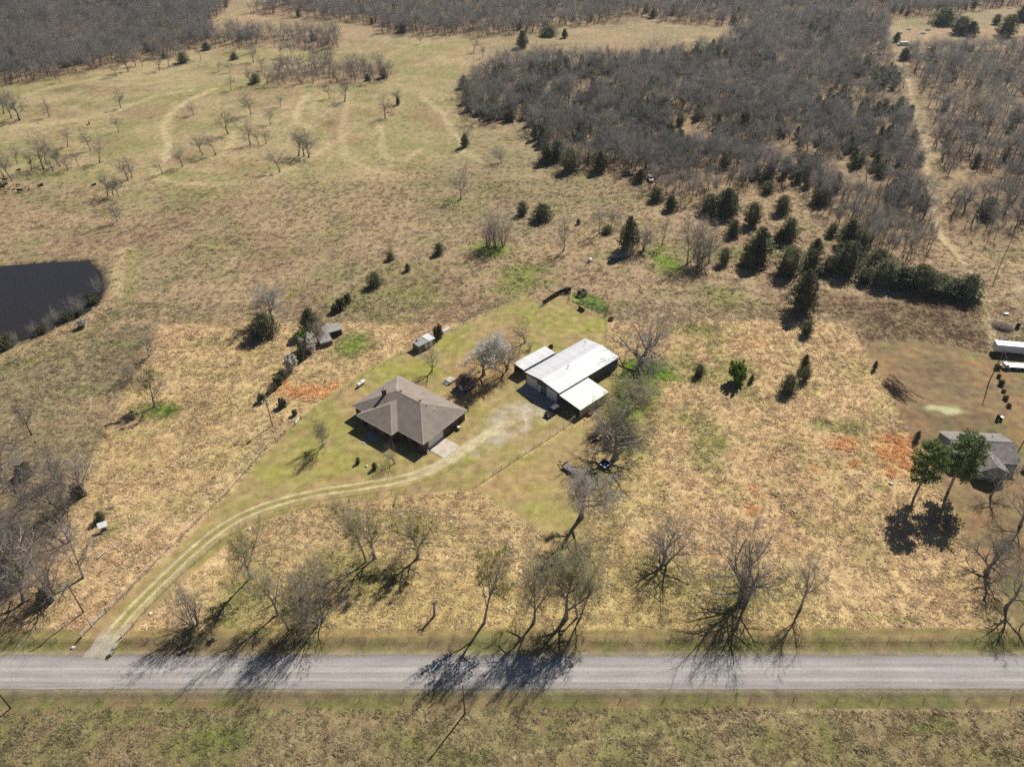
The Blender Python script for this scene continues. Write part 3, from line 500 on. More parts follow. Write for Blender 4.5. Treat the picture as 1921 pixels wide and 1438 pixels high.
def unit(v): l = math.sqrt(v[0]*v[0]+v[1]*v[1]+v[2]*v[2]) or 1.0; return (v[0]/l, v[1]/l, v[2]/l)
def perp(d, ang, az):
    q = (0, 0, 1) if abs(d[2]) < .9 else (1, 0, 0)
    e1 = unit((d[1]*q[2]-d[2]*q[1], d[2]*q[0]-d[0]*q[2], d[0]*q[1]-d[1]*q[0]))
    e2 = (d[1]*e1[2]-d[2]*e1[1], d[2]*e1[0]-d[0]*e1[2], d[0]*e1[1]-d[1]*e1[0])
    c, s = math.cos(ang), math.sin(ang); ca, sa = math.cos(az)*s, math.sin(az)*s
    return unit(tuple(d[i]*c+e1[i]*ca+e2[i]*sa for i in range(3)))
def tree_meshes(tag_, seed, h=10.0, r0=.26, clear=.22, kids=(8, 5, 4, 4), twigs=6, twl=.75, tww=.022, ang=(50, 45, 45, 45), ratio=(.52, .55, .55, .55), up=.055, stems=1, wob=.11, solid=1,
                mats=('bark', 'twig'), leaves=None, leafn=1, leafs=.12, sides=(6, 5, 3, 3)):
    """a bare tree: polylines grown level by level; level<=solid goes to the trunk mesh, the rest to the crown"""
    R = random.Random(seed); lines = []; ends = []
    def grow(p, d, L, r, lv, t0):
        n = (6, 4, 3, 2)[min(lv, 3)]; pts = [p]; dirs = [d]; u = up*(0.3 if lv == 0 else 1.0)
        for i in range(n):
            d = unit((d[0]+R.gauss(0, wob), d[1]+R.gauss(0, wob), d[2]+R.gauss(0, wob*.7)+u))
            p = (p[0]+d[0]*L/n, p[1]+d[1]*L/n, p[2]+d[2]*L/n); pts.append(p); dirs.append(d)
        r1 = r*(.25 if lv == 0 else .3); lines.append((lv, pts, r, r1))
        if lv >= len(kids): ends.append((pts, d)); return
        k = kids[lv]; az = R.random()*6.28
        for j in range(k):
            t = t0+(1-t0)*((j+R.random()*.8)/k) if j < k-1 else 1.0
            f = t*n; i = min(n-1, int(f)); f -= i
            q = tuple(pts[i][c]*(1-f)+pts[i+1][c]*f for c in range(3)); az += 2.4+R.gauss(0, .4)
            a = math.radians(ang[lv]*R.uniform(.65, 1.25))*(1.0 if j < k-1 else .35)
            LL = L*ratio[lv]*R.uniform(.75, 1.2)*(1.15-.45*t if lv == 0 else 1.0-.25*t)*(1.0 if lv else (1.25))
            grow(q, perp(dirs[i+1], a, az), LL, max(.012, (r*(1-t)+r1*t)*R.uniform(.56, .8)), lv+1, .18)
    for s in range(stems):
        a = 6.28*s/stems+R.random(); tl = 0 if stems == 1 else R.uniform(.18, .5)
        grow((.25*math.cos(a)*(stems > 1), .25*math.sin(a)*(stems > 1), -.15), unit((math.cos(a)*tl, math.sin(a)*tl, 1)), h*(.62 if stems == 1 else .58)*R.uniform(.88, 1.1), r0/(stems**.5), 0, clear)
    tv, tf, cv, cf = MB(), None, MB(), None
    for lv, pts, r, r1 in lines:
        ns = sides[min(lv, 3)]; m = tv if lv <= solid else cv; n = len(pts); rings = []
        for i, p in enumerate(pts):
            d = unit(tuple(pts[min(i+1, n-1)][c]-pts[max(i-1, 0)][c] for c in range(3)))
            q = (0, 0, 1) if abs(d[2]) < .9 else (1, 0, 0)
            e1 = unit((d[1]*q[2]-d[2]*q[1], d[2]*q[0]-d[0]*q[2], d[0]*q[1]-d[1]*q[0])); e2 = (d[1]*e1[2]-d[2]*e1[1], d[2]*e1[0]-d[0]*e1[2], d[0]*e1[1]-d[1]*e1[0])
            rr = r+(r1-r)*i/(n-1)
            if lv == 0: rr *= (1.5, 1.12)[min(i, 1)] if i < 2 else 1.0
            rings.append([tuple(p[c]+rr*(math.cos(6.2832*k/ns)*e1[c]+math.sin(6.2832*k/ns)*e2[c]) for c in range(3)) for k in range(ns)])
        m.loft(rings, cap=False)
    # twigs: thin single triangles
    rng = np.random.default_rng(seed+5); E = []
    for pts, d in ends:
        for j in range(twigs):
            f = rng.random()*(len(pts)-1); i = min(int(f), len(pts)-2); f -= i
            E.append((*(pts[i][c]*(1-f)+pts[i+1][c]*f for c in range(3)), *d))
    E = np.array(E)
    if len(E):
        dd = E[:, 3:]+rng.normal(0, .55, (len(E), 3))+np.array((0, 0, up*2.5)); dd /= np.linalg.norm(dd, axis=1)[:, None]
        L = twl*rng.uniform(.5, 1.3, len(E))*h/10
        side = np.cross(dd, rng.normal(0, 1, dd.shape)); side /= np.linalg.norm(side, axis=1)[:, None]+1e-9
        tip = E[:, :3]+dd*L[:, None]; b0 = E[:, :3]+side*tww/2; b1 = E[:, :3]-side*tww/2
        tvv = np.stack([b0, b1, tip], 1).reshape(-1, 3)
        cv.add([tuple(x) for x in tvv.tolist()], [(i, i+1, i+2) for i in range(0, len(tvv), 3)])
    out = {'trunk': tv.mesh('trunk_'+tag_, mats[0]), 'crown': cv.mesh('crown_'+tag_, mats[1])}
    if leaves and len(E):
        idx = np.repeat(np.arange(len(E)), leafn); c = E[idx, :3]+dd[idx]*L[idx, None]*rng.uniform(.1, 1.0, len(idx))[:, None]+rng.normal(0, .08, (len(idx), 3))
        out['leaf'] = leaf_mesh('leaf_'+tag_, c, leafs, leaves, rng)
    out['tips'] = tip if len(E) else None
    out['h'] = max(l[1][-1][2] for l in lines)
    allp = np.array([p for l in lines for p in l[1]]); out['w'] = 2*np.percentile(np.hypot(allp[:, 0], allp[:, 1]), 91 if stems < 5 else 99)
    return out
def leaf_mesh(name, c, size, mat, rng, flat=0.0):
    n = len(c); a = rng.normal(0, 1, (n, 3)); a /= np.linalg.norm(a, axis=1)[:, None]; b = np.cross(a, rng.normal(0, 1, (n, 3))); b /= np.linalg.norm(b, axis=1)[:, None]
    s = (size*rng.uniform(.6, 1.4, n))[:, None]
    v = np.stack([c-a*s*.5-b*s*.45, c+a*s*.5-b*s*.3, c+b*s*.6], 1).reshape(-1, 3)
    return fast_mesh(name, v, np.arange(len(v)).reshape(-1, 3), mat)

HERO = []
for i, kw in enumerate([dict(h=10, clear=.26, kids=(9,5,4,4), twigs=4, ang=(58,52,48,45)),
                        dict(h=10, clear=.20, kids=(10,5,4,4), twigs=4, ang=(66,52,48,45), ratio=(.66,.58,.55,.5), r0=.30),
                        dict(h=10, clear=.30, kids=(8,5,5,4), twigs=4, ang=(48,48,48,45), ratio=(.58,.56,.55,.5), r0=.24),
                        dict(h=10, clear=.16, kids=(7,5,4,4), stems=3, twigs=3, ang=(52,50,48,45), ratio=(.6,.56,.55,.5), r0=.36),
                        dict(h=10, clear=.24, kids=(9,5,5,4), twigs=4, ang=(60,54,50,45), ratio=(.6,.58,.55,.5), wob=.16)]):
    HERO.append(tree_meshes('hero%d' % i, 100+i, **{**dict(solid=2, tww=.017, up=.045), **kw}))
noise_mat('bud_olive', (.46,.43,.19), (.36,.33,.14), 1.5, .9, rand_island=.3, transl=.45)
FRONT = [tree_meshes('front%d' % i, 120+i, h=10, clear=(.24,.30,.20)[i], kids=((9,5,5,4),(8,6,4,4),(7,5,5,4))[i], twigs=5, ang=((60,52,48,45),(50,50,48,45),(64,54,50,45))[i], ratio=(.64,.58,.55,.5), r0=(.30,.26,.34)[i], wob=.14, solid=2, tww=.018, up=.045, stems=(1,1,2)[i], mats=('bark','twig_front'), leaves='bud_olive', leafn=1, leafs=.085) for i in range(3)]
PALE = [tree_meshes('pale%d' % i, 140+i, h=10, clear=.32, kids=(8,5,4,4), twigs=9, mats=('bark_pale','twig_pale'), tww=.03, ang=(52,48,45,45)) for i in range(2)]
THICK = [tree_meshes('thick%d' % i, 160+i, h=8, clear=.05, kids=(5,4,3), twigs=7, stems=8, r0=.22, ang=(38,45,50), ratio=(.5,.5,.5), twl=.8, tww=.02, solid=0, up=.06, mats=('bark','twig_front')) for i in range(3)]
BUD = [tree_meshes('bud%d' % i, 170+i, h=10, clear=.2, kids=(8,5,4,4), twigs=6, stems=1+i, leaves='bud_yellow_green', leafn=1, leafs=.10) for i in range(2)]
BLOS = [tree_meshes('blossom%d' % i, 180+i, h=10, clear=.15, kids=(9,5,4,4), twigs=6, ang=(45,45,45,45), leaves='blossom_white', leafn=2, leafs=.15, r0=.25) for i in range(1)]
BIG = [tree_meshes('big%d' % i, 190+i, h=10, clear=.16, kids=(10,5,5,4) if i == 0 else (7,5,4,4), twigs=7 if i == 0 else 4, ang=(66,52,48,45), ratio=(.68,.58,.55,.5), r0=.46, wob=.14, twl=.8, tww=.017, solid=2, up=.04, stems=1+2*i) for i in range(2)]
BUSHW = tree_meshes('bushw', 195, h=3.5, clear=.05, kids=(5,4,3), twigs=5, stems=6, r0=.14, ang=(38,45,50), ratio=(.5,.5,.5), tww=.03, solid=0, leaves='blossom_white', leafn=4, leafs=.17)
BUSHG = tree_meshes('bushg', 196, h=3.5, clear=.05, kids=(5,4,3), twigs=5, stems=7, r0=.14, ang=(42,45,50), ratio=(.5,.5,.5), tww=.03, solid=0, leaves='leaf_fresh', leafn=8, leafs=.2)
BUSHO = [tree_meshes('busho%d' % i, 197+i, h=2.5, clear=.03, kids=(5,4,3), twigs=6, stems=7, r0=.12, ang=(48,50,50), ratio=(.52,.5,.5), tww=.03, twl=1.2, solid=0, leaves='shrub_olive', leafn=3, leafs=.16) for i in range(2)]
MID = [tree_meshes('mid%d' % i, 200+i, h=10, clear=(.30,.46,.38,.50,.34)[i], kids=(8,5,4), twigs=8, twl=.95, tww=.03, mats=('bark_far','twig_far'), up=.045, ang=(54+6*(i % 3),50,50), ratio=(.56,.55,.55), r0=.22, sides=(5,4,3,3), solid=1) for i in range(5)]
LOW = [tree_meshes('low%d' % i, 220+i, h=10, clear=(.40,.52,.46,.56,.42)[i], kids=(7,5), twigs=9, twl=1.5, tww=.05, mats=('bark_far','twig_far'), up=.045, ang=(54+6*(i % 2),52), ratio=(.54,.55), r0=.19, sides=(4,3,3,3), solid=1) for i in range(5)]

def cedar_meshes(tag_, seed, h=5.0, w=3.4, n=1500, prof='cone', mat='cedar_green', size=.42, lumps=7, trunk_h=.25):
    rng = np.random.default_rng(seed); t = rng.random(n)**(.8 if prof == 'cone' else 1.0); az = rng.random(n)*6.283
    if prof == 'cone': R = (1-t)**.75*(.35+.65*np.minimum(1, t*7+.35))
    elif prof == 'oval': R = np.sqrt(np.clip(1-(2*t-.9)**2*.86, 0.02, 1))
    else: R = np.sqrt(np.clip(1-(1.15*t)**2*.75, .02, 1))
    k = rng.random((lumps, 3)); lump = np.ones(n)
    for a, b, c in k:
        dz = (t-b)/.22; da = np.angle(np.exp(1j*(az-a*6.283)))/.6; lump += (c-.35)*.55*np.exp(-dz*dz-da*da)
    M = 130; bt = np.sort(rng.random(M)**(.85 if prof == 'cone' else 1.0)); baz = np.arange(M)*2.39996+rng.normal(0, .35, M); bl = rng.uniform(.74, 1.12, M)
    def Rf(q): return (1-q)**.62*(.5+.5*np.minimum(1, q*6+.35)) if prof == 'cone' else np.sqrt(np.clip(1-(2*q-.9)**2*.86, 0.02, 1)) if prof == 'oval' else np.sqrt(np.clip(1-(1.15*q)**2*.75, .02, 1))
    k_ = rng.integers(0, M, n); f_ = 1.04-.62*rng.random(n)**1.7; t = np.clip(bt[k_]+rng.normal(0, .028, n)+.05*(f_-.6), 0, 1)
    az = baz[k_]+rng.normal(0, .13, n)/np.maximum(.3, f_); rr = w/2*Rf(bt[k_])*bl[k_]*f_*np.clip(lump, .75, 1.3)
    c = np.stack([rr*np.cos(az), rr*np.sin(az), h*(.05+.93*t)], 1)
    out = np.stack([np.cos(az), np.sin(az), np.full(n, .55)], 1)+rng.normal(0, .45, (n, 3)); out /= np.linalg.norm(out, axis=1)[:, None]
    side = np.cross(out, rng.normal(0, 1, (n, 3))); side /= np.linalg.norm(side, axis=1)[:, None]
    s = (size*h/5*rng.uniform(.6, 1.35, n)*(1-.4*t))[:, None]
    v = np.stack([c-side*s*.42-out*s*.2, c+side*s*.42-out*s*.2, c+out*s*.8+side*s*.1, c+side*s*.15+out*s*.2+np.array((0, 0, 1))*s*.25], 1).reshape(-1, 3)
    b = np.arange(n)*4; f = np.concatenate([np.stack([b, b+3, b+2], 1), np.stack([b+3, b+1, b+2], 1)])
    core = []
    for zz, q in ((.06, .55), (.2, .72), (.4, .66), (.6, .5), (.78, .3), (.9, .08)):
        Rz = ((1-zz)**.75*(.35+.65*min(1, zz*7+.35))) if prof == 'cone' else math.sqrt(max(.02, 1-(2*zz-.9)**2*.86)) if prof == 'oval' else math.sqrt(max(.02, 1-(1.15*zz)**2*.75))
        core.append([(w/2*Rz*.6*math.cos(t*.7854), w/2*Rz*.6*math.sin(t*.7854), h*zz) for t in range(8)])
    o_ = len(v); v = np.concatenate([v, np.array([p for r in core for p in r])]); cf = []
    for k in range(len(core)-1):
        for t in range(8):
            a_, b_, c_, d_ = o_+k*8+t, o_+k*8+(t+1) % 8, o_+(k+1)*8+(t+1) % 8, o_+(k+1)*8+t; cf += [(a_, b_, c_), (a_, c_, d_)]
    f = np.concatenate([f, np.array(cf)])
    tk = MB(); tk.tube((0, 0, -.15), (0, 0, h*.35), .02*h+.03, .01*h, 5); tk.tube((0, 0, h*.35), (.02, .03, h*.9), .01*h, .004*h, 4)
    for j in range(7):
        a = j*2.4; z = h*(.12+.1*j); l = w*.42*(1-z/h); tk.tube((0, 0, z), (l*math.cos(a), l*math.sin(a), z+.12*l), .012*h*.5, .004*h, 3)
    return {'trunk': tk.mesh('trunk_'+tag_, 'bark'), 'crown': fast_mesh('crown_'+tag_, v, f, mat), 'h': h, 'w': w}
CEDAR = [cedar_meshes('cedar%d' % i, 300+i, 5, 3.6+.35*i, 2200, ('cone', 'dome', 'dome', 'oval')[i], size=.36) for i in range(4)]
CEDLOW = [cedar_meshes('cedlow%d' % i, 320+i, 5, 3.0+.3*i, 420, ('cone', 'dome')[i], size=.7) for i in range(2)]
SHRUB = [cedar_meshes('shrub%d' % i, 330+i, 2, 2.2, 420, 'dome', 'shrub_olive', size=.85) for i in range(2)]
GREENBUSH = cedar_meshes('greenbush', 340, 3.5, 3.0, 1100, 'oval', 'leaf_fresh', size=.42)
WHITEBUSH = cedar_meshes('whitebush', 341, 3.5, 3.0, 900, 'oval', 'blossom_white', size=.36)
BUDBUSH = cedar_meshes('budbush', 342, 4.0, 3.6, 800, 'oval', 'leaf_fresh', size=.34)
def pine_meshes(seed):
    rng = np.random.default_rng(seed); R = random.Random(seed); tk = MB(); h = 12.5; c = []
    pts = [(0, 0, -.2), (.12, .06, 3), (.05, .2, 6), (.2, .1, 9), (.1, 0, h-.4)]
    for i in range(4): tk.tube(pts[i], pts[i+1], .26-.05*i, .26-.05*(i+1), 7)
    for j in range(34):
        z = 4.0+(h-4.2)*((j+.5)/34); t = (z-4.0)/(h-4.0); L = 3.3*math.sqrt(max(.05, 1-(1.75*t-.72)**2*.9))*R.uniform(.75, 1.1); a = j*2.4+R.random()
        e = (L*math.cos(a), L*math.sin(a), z+L*.25); tk.tube((.1, .05, z), e, .05, .02, 4)
        for f in (.45, .62, .8, 1.0):
            q = np.array([.1+(e[0]-.1)*f, e[1]*f, z+(e[2]-z)*f]); c.append(q+rng.normal(0, .42, (36, 3))*np.array((1, 1, .62)))
    c = np.concatenate(c)
    return {'trunk': tk.mesh('trunk_pine', 'bark'), 'crown': leaf_mesh('crown_pine', c, .34, 'pine_green', rng), 'h': h, 'w': 6.6}
PINE = [pine_meshes(350), pine_meshes(351)]
_c = np.random.default_rng(77).normal(0, .22, (44, 3)); MISTLE = leaf_mesh('mistletoe', _c, .2, 'mistletoe_green', np.random.default_rng(78))

RT = random.Random(4242); ALLTREES = []
def put_tree(var, x, y, hgt, wid, name, label, cat, group=None, rot=None, mist=0, sink=0.0, leafname='foliage'):
    z = hz(x, y)-sink
    o = thing(name, label, cat, (x, y, z), RT.random()*6.283 if rot is None else rot, group)
    sz = hgt/var['h']; sx = (wid/var['w']) if wid else sz*RT.uniform(.85, 1.15)
    o.scale = (sx, sx, sz)
    link('trunk', var['trunk'], o); link('crown', var['crown'], o)
    if 'leaf' in var: link(leafname, var['leaf'], o)
    if mist:
        tp = var['tips']; hh = tp[:, 2] > var['h']*.45; tp = tp[hh]
        for k in range(mist):
            q = tp[RT.randrange(len(tp))]*.9; m = link('mistletoe', MISTLE, o, q); m['kind'] = 'stuff'; s = RT.uniform(.9, 2.0); m.scale = (s/sx, s/sx, s*.9/sz)
    ALLTREES.append((x, y, hgt)); return o
def tree_px(var, u, v, vt, wpx, name, label, cat='tree', group=None, mist=0, hmin=None, **kw):
    p = P(u, v); h = top_height(v, vt); h = max(h, hmin or 0)
    return put_tree(var, p[0], p[1], h, wpx*mpp(v) if wpx else None, name, label, cat, group, mist=mist, **kw)

# ---- the trees of the farm itself, one by one
tree_px(HERO[2], 290,762,693, 62,'bare_tree','leafless tree with many green mistletoe balls standing alone on the golden field',mist=26,rot=.4)
tree_px(MID[1], 60,815,752, 56,'bare_tree','small bare tree on the brown pasture outside the golden field')
tree_px(HERO[1], 281,668,606, 56,'bare_tree','bare dark tree at the corner of the golden field near the pond')
tree_px(PALE[0], 513,603,530, 60,'dead_tree','pale dead tree rising behind a round dark cedar',rot=1.2)
tree_px(BUD[1], 606,836,784, 44,'leafing_tree','small multi-stem tree with fresh green leaves on the house lawn',leafname='foliage')
tree_px(HERO[1], 740,869,828, 44,'bare_tree','small bare ornamental tree before the brick house')
tree_px(HERO[0], 810,697,648, 44,'bare_tree','small bare lawn tree between the brick house and the grey coop')
tree_px(BLOS[0], 907,703,622, 84,'blossom_tree','white blossoming pear tree by the black playhouse',leafname='blossom')
tree_px(BLOS[0], 925,660,622, 36,'blossom_tree','smaller white blossoming tree behind the big pear tree',leafname='blossom',rot=2.0)
tree_px(BIG[1], 951,694,622, 62,'bare_tree','dense bare tree between the blossoming pear and the open shed')
tree_px(HERO[1], 985,643,594, 62,'bare_tree','bare tree on the back lawn behind the open shed')
tree_px(BIG[0], 1200,692,598, 150,'bare_tree','huge spreading bare oak behind the metal workshop',rot=.9)
tree_px(BUD[0], 1178,776,700, 92,'leafing_tree','yellow-green budding tree beside the carport',leafname='buds')
tree_px(BUD[1], 1150,800,745, 50,'leafing_tree','thin yellow-green budding tree by the carport wall',leafname='buds')
tree_px(BIG[0], 1154,860,768, 128,'bare_tree','low spreading bare tree over the old farm implements',rot=2.2)
tree_px(PALE[1], 1090,970,856, 124,'bare_tree','pale grey bushy bare tree beside the utility trailer',rot=.2)
tree_px(FRONT[1], 470,1083,970, 108,'bare_tree','leaning roadside tree with mistletoe beside the driveway bend',mist=16,rot=2.6)
tree_px(FRONT[0], 521,1152,1032, 76,'bare_tree','thin bare tree beside the dense roadside thicket')
tree_px(THICK[0], 366,1172,1082, 110,'bare_thicket','greyish many-stemmed bare thicket beside the entrance driveway','thicket')
tree_px(FRONT[2], 575,1160,1050, 110,'leafing_tree','bushy budding tree inside the roadside thicket',rot=1.0,leafname='buds')
tree_px(THICK[1], 600,1166,1036, 150,'bare_thicket','tall many-stemmed bare thicket with pale branches on the road frontage','thicket')
tree_px(FRONT[1], 687,1053,934, 84,'bare_tree','first of two twin mistletoe trees on the dry front field',mist=10,rot=.2)
tree_px(FRONT[0], 704,1046,928, 84,'bare_tree','second of two twin mistletoe trees on the dry front field',mist=14,rot=3.2)
tree_px(FRONT[0], 784,1046,940, 90,'bare_tree','gnarled mistletoe tree standing alone inside the dry front field',mist=22,rot=1.7)
tree_px(FRONT[1], 908,1168,1030, 104,'bare_tree','roadside tree carrying the most yellow-green mistletoe',mist=34,rot=4.1)
tree_px(FRONT[0], 1001,1167,1004, 84,'bare_tree','tall slim dark-crowned bare tree by the road fence',rot=.6)
tree_px(BUD[0], 1062,1158,1030, 104,'leafing_tree','budding yellowish roadside tree with two limbs',leafname='buds',mist=3,rot=1)
tree_px(BUD[1], 1086,1158,1036, 96,'leafing_tree','budding yellowish tree leaning towards the open field',leafname='buds',mist=3,rot=2)
tree_px(BIG[1], 1247,1057,964, 116,'bare_tree','wide two-trunked bare tree alone on the golden field')
tree_px(BIG[1], 1398,1120,978, 176,'bare_tree','largest roadside oak, many grey trunks and wide crown',rot=2.8)
tree_px(THICK[2], 1392,1122,1040, 90,'bare_thicket','leafless undergrowth crowding the foot of the largest roadside oak','thicket')
tree_px(HERO[2], 1501,1143,1048, 74,'bare_tree','thin open-crowned bare tree next to the largest roadside oak',rot=.4)
tree_px(PINE[0], 1715,932,834, 62,'pine_tree','tall pine with a clear trunk standing in the golden field edge',rot=.3)
tree_px(PINE[1], 1779,921,820, 70,'pine_tree','tall round-crowned pine beside the grey neighbouring house',rot=2)
tree_px(HERO[4], 1858,930,862, 84,'bare_tree','grey bare tree before the cross gable of the neighbouring house')
tree_px(BIG[0], 1850,1074,1002, 104,'bare_tree','wide bare tree on the neighbour lawn with radiating shadow')
tree_px(HERO[0], 1886,1140,1062, 92,'bare_tree','bare tree near the road corner of the neighbour lawn')
tree_px(HERO[2], 1915,985,915, 84,'bare_tree','bare tree at the side of the neighbour driveway')
# broken white snag
sn = thing('broken_snag', 'broken pale snag with splayed white branches by the road fence', 'dead tree', G(815,1154))
mb = MB(); mb.tube((0,0,-.2),(.1,0,3.2),.28,.2,7); part('trunk', mb, 'bark', sn)
mb = MB()
for k in range(15):
    a = k*2.4; r = .8+.9*RT.random(); q = (.1+r*.5*math.cos(a), r*.5*math.sin(a), 3.9-.3*RT.random()); e = (.1+r*math.cos(a), r*math.sin(a), 2.9-1.0*RT.random())
    mb.tube((.1,0,3.1), q, .05, .04, 4); mb.tube(q, e, .04, .015, 4)
part('crown', mb, 'twig_pale', sn)

# ---- scattered pasture trees
PASTURE = [(241,135,88),(220,145,117),(175,135,111),(268,125,90),(255,125,92),(300,134,100),(318,127,93),(348,119,83),(378,112,77),(113,155,127),(105,148,123),(411,135,113),(432,137,117),(434,169,142),(491,132,100),(476,117,80),(526,108,77),(546,108,72),(570,107,73),(588,110,80),(470,160,120),(481,157,130),(618,185,160),
 (37,226,167),(22,222,167),(8,214,172),(93,219,182),(227,203,167),(223,247,217),(363,216,188),(471,215,170),(428,252,207),(470,272,220),(508,233,197),(526,200,177),(500,270,240),(485,270,240),(647,190,147),(723,222,177),(747,195,163),(788,82,63),(889,98,72),(907,108,85),(916,72,53),(887,140,117),(450,95,60),(480,100,72),(604,95,66)]
for i, (u, v, vt) in enumerate(PASTURE):
    tree_px(MID[i % 5] if v < 160 else MID[(0, 2, 4)[i % 3]], u, v, vt-2, None, 'bare_tree', *(('bare oak in the loose row along the foot of the far wood', 'tree', 'loose row at the far wood') if v < 160 and u < 400 else ('bare oak between the two wooded strips on the upper pasture', 'tree', 'oaks between the wooded strips') if v < 170 and u < 620 else ('lone bare oak on the far rim of the pasture towards the cedars', 'tree', 'oaks of the far rim') if v < 150 else ('lone bare oak on the open middle of the green pasture', 'tree', 'scattered pasture oaks')))
ROWTREES = [(571,294,243),(580,296,244),(561,293,240),(525,323,277),(343,315,275),(305,328,297),(381,293,253),(405,293,247),(240,338,290),(248,333,293),(203,368,323),(213,367,327),(222,368,333)]
for i, (u, v, vt) in enumerate(ROWTREES): tree_px(MID[(0, 4, 2, 1)[i % 4]], u, v, vt-2, None, 'bare_tree', 'bare tree in the small clumps along the curved pasture track', group='trees along the pasture track')
COWTREES = [(128,275,240),(33,307,273),(8,333,262),(23,340,283),(82,317,247),(87,307,250),(113,313,277),(128,320,287),(148,313,277),(188,305,263),(170,283,240),(70,328,293),(60,320,280),(100,322,290),(-10,330,270),(5,310,265),(108,310,275)]
for i, (u, v, vt) in enumerate(COWTREES): tree_px(MID[(2, 0, 3)[i % 3]], u, v, vt-2, None, 'bare_tree', 'bare tree in the grove where the black cattle rest', group='grove by the cattle')
tree_px(BUD[0], 1826,226,176, 52,'leafing_tree','pale yellow budding tree in the open wood past the track',leafname='buds')
SINGLES = [(864,376,306,62,'bare tree alone on the brown pasture with a green ring at its foot',4),(941,307,262,44,'round-crowned bare tree before the edge of the wood',1),(872,275,238,26,'bare tree growing out of a small cedar on the pasture',2),(221,416,378,36,'bare tree on the pasture above the pond dam',0),
 (1057,470,404,40,'upright bare tree beside the leafless pasture thicket',0),(1124,438,380,30,'slim bare tree on the pasture next to a leaning companion',2),(1147,424,382,38,'round bare tree behind the overgrown junk pile',4),(1208,468,408,46,'bare tree rising from the junk pile beside a cedar',3),(1241,461,405,26,'thin bare tree past the junk pile',2),(733,470,448,16,'tiny bare sapling growing above a small cedar',0)]
for u, v, vt, wp, lb, k in SINGLES: tree_px(HERO[k], u, v, vt, wp, 'bare_tree', lb, group=None)
tree_px(THICK[0], 915,462,392, 56,'bare_thicket','shorter side of the big round leafless pasture thicket','thicket')
tree_px(THICK[2], 944,462,388, 56,'bare_thicket','twiggy outer side of the big leafless pasture thicket','thicket')
tree_px(THICK[1], 930,464,380, 82,'bare_thicket','big round leafless thicket on the brown pasture','thicket')
for i, (u, v, vt, wp) in enumerate([(1290,492,400,46),(1310,496,420,50),(1330,492,410,44),(1302,480,395,40)]): tree_px(HERO[(2, 3, 0, 2)[i]], u, v, vt, wp, 'bare_tree', 'bare tree in the open clump between the cedars and the junk pile', group='open clump of bare trees')
tree_px(THICK[0], 1310,500,455, 70,'bare_thicket','low brushy thicket under the open clump of bare trees','thicket')
# pond bank
for i, (u, v, vt, wp) in enumerate([(150,585,538,52),(186,545,508,34),(105,600,566,40),(65,628,596,30),(95,622,592,24),(30,645,618,26)]): tree_px(THICK[i % 3], u, v, vt, wp, 'bare_thicket', 'pinkish leafless willow thicket on the pond bank', 'thicket', 'willows on the pond bank')
for i, (u, v, vt, wp) in enumerate([(174,566,546,20),(128,600,580,20),(148,589,574,14),(78,627,610,16),(12,656,625,26)]): tree_px(BUSHO[i % 2], u, v, vt, wp, 'bank_shrub', 'olive green shrub on the pond bank', 'shrub', 'shrubs on the pond bank')
tree_px(BUSHW, 157,614,598, 16,'blossom_shrub','small whitish shrub on the dry side of the pond dam','shrub')
# wooded corner beside the road
LEFTW = [(163,926,852),(130,1016,955),(157,1082,995),(100,1122,1040),(45,1128,1050),(20,1100,1010),(60,1060,975),(30,1030,940),(120,960,880),(50,950,865),(110,905,840),(30,900,840),(-20,1000,900),(-10,1150,1070),(5,880,815),(-40,1180,1100)]
for i, (u, v, vt) in enumerate(LEFTW): tree_px(HERO[i % 5], u, v, vt, None, 'bare_tree', 'bare tree in the tangled wood at the entrance corner', group='tangled wood at the entrance corner')
for i, (u, v, vt, wp) in enumerate([(110,895,850,60),(30,990,940,50),(15,1080,1020,50)]): tree_px(THICK[i % 3], u, v, vt, wp, 'bare_thicket', 'grey leafless brush filling the wood at the entrance corner', 'thicket', 'brush of the entrance corner wood')
for i, (u, v, vt, wp) in enumerate([(25,1090,1040,50),(15,1060,1010,50),(50,890,868,30),(150,930,908,24),(90,1125,1105,30)]): tree_px(BUSHO[i % 2], u, v, vt, wp, 'evergreen_shrub', 'olive green bush among the bare brush at the entrance corner', 'shrub', 'bushes of the entrance corner wood')
tree_px(THICK[2], 245,712,672, 60,'fallen_brush','grey fallen brush beside the dark corner tree','brush')
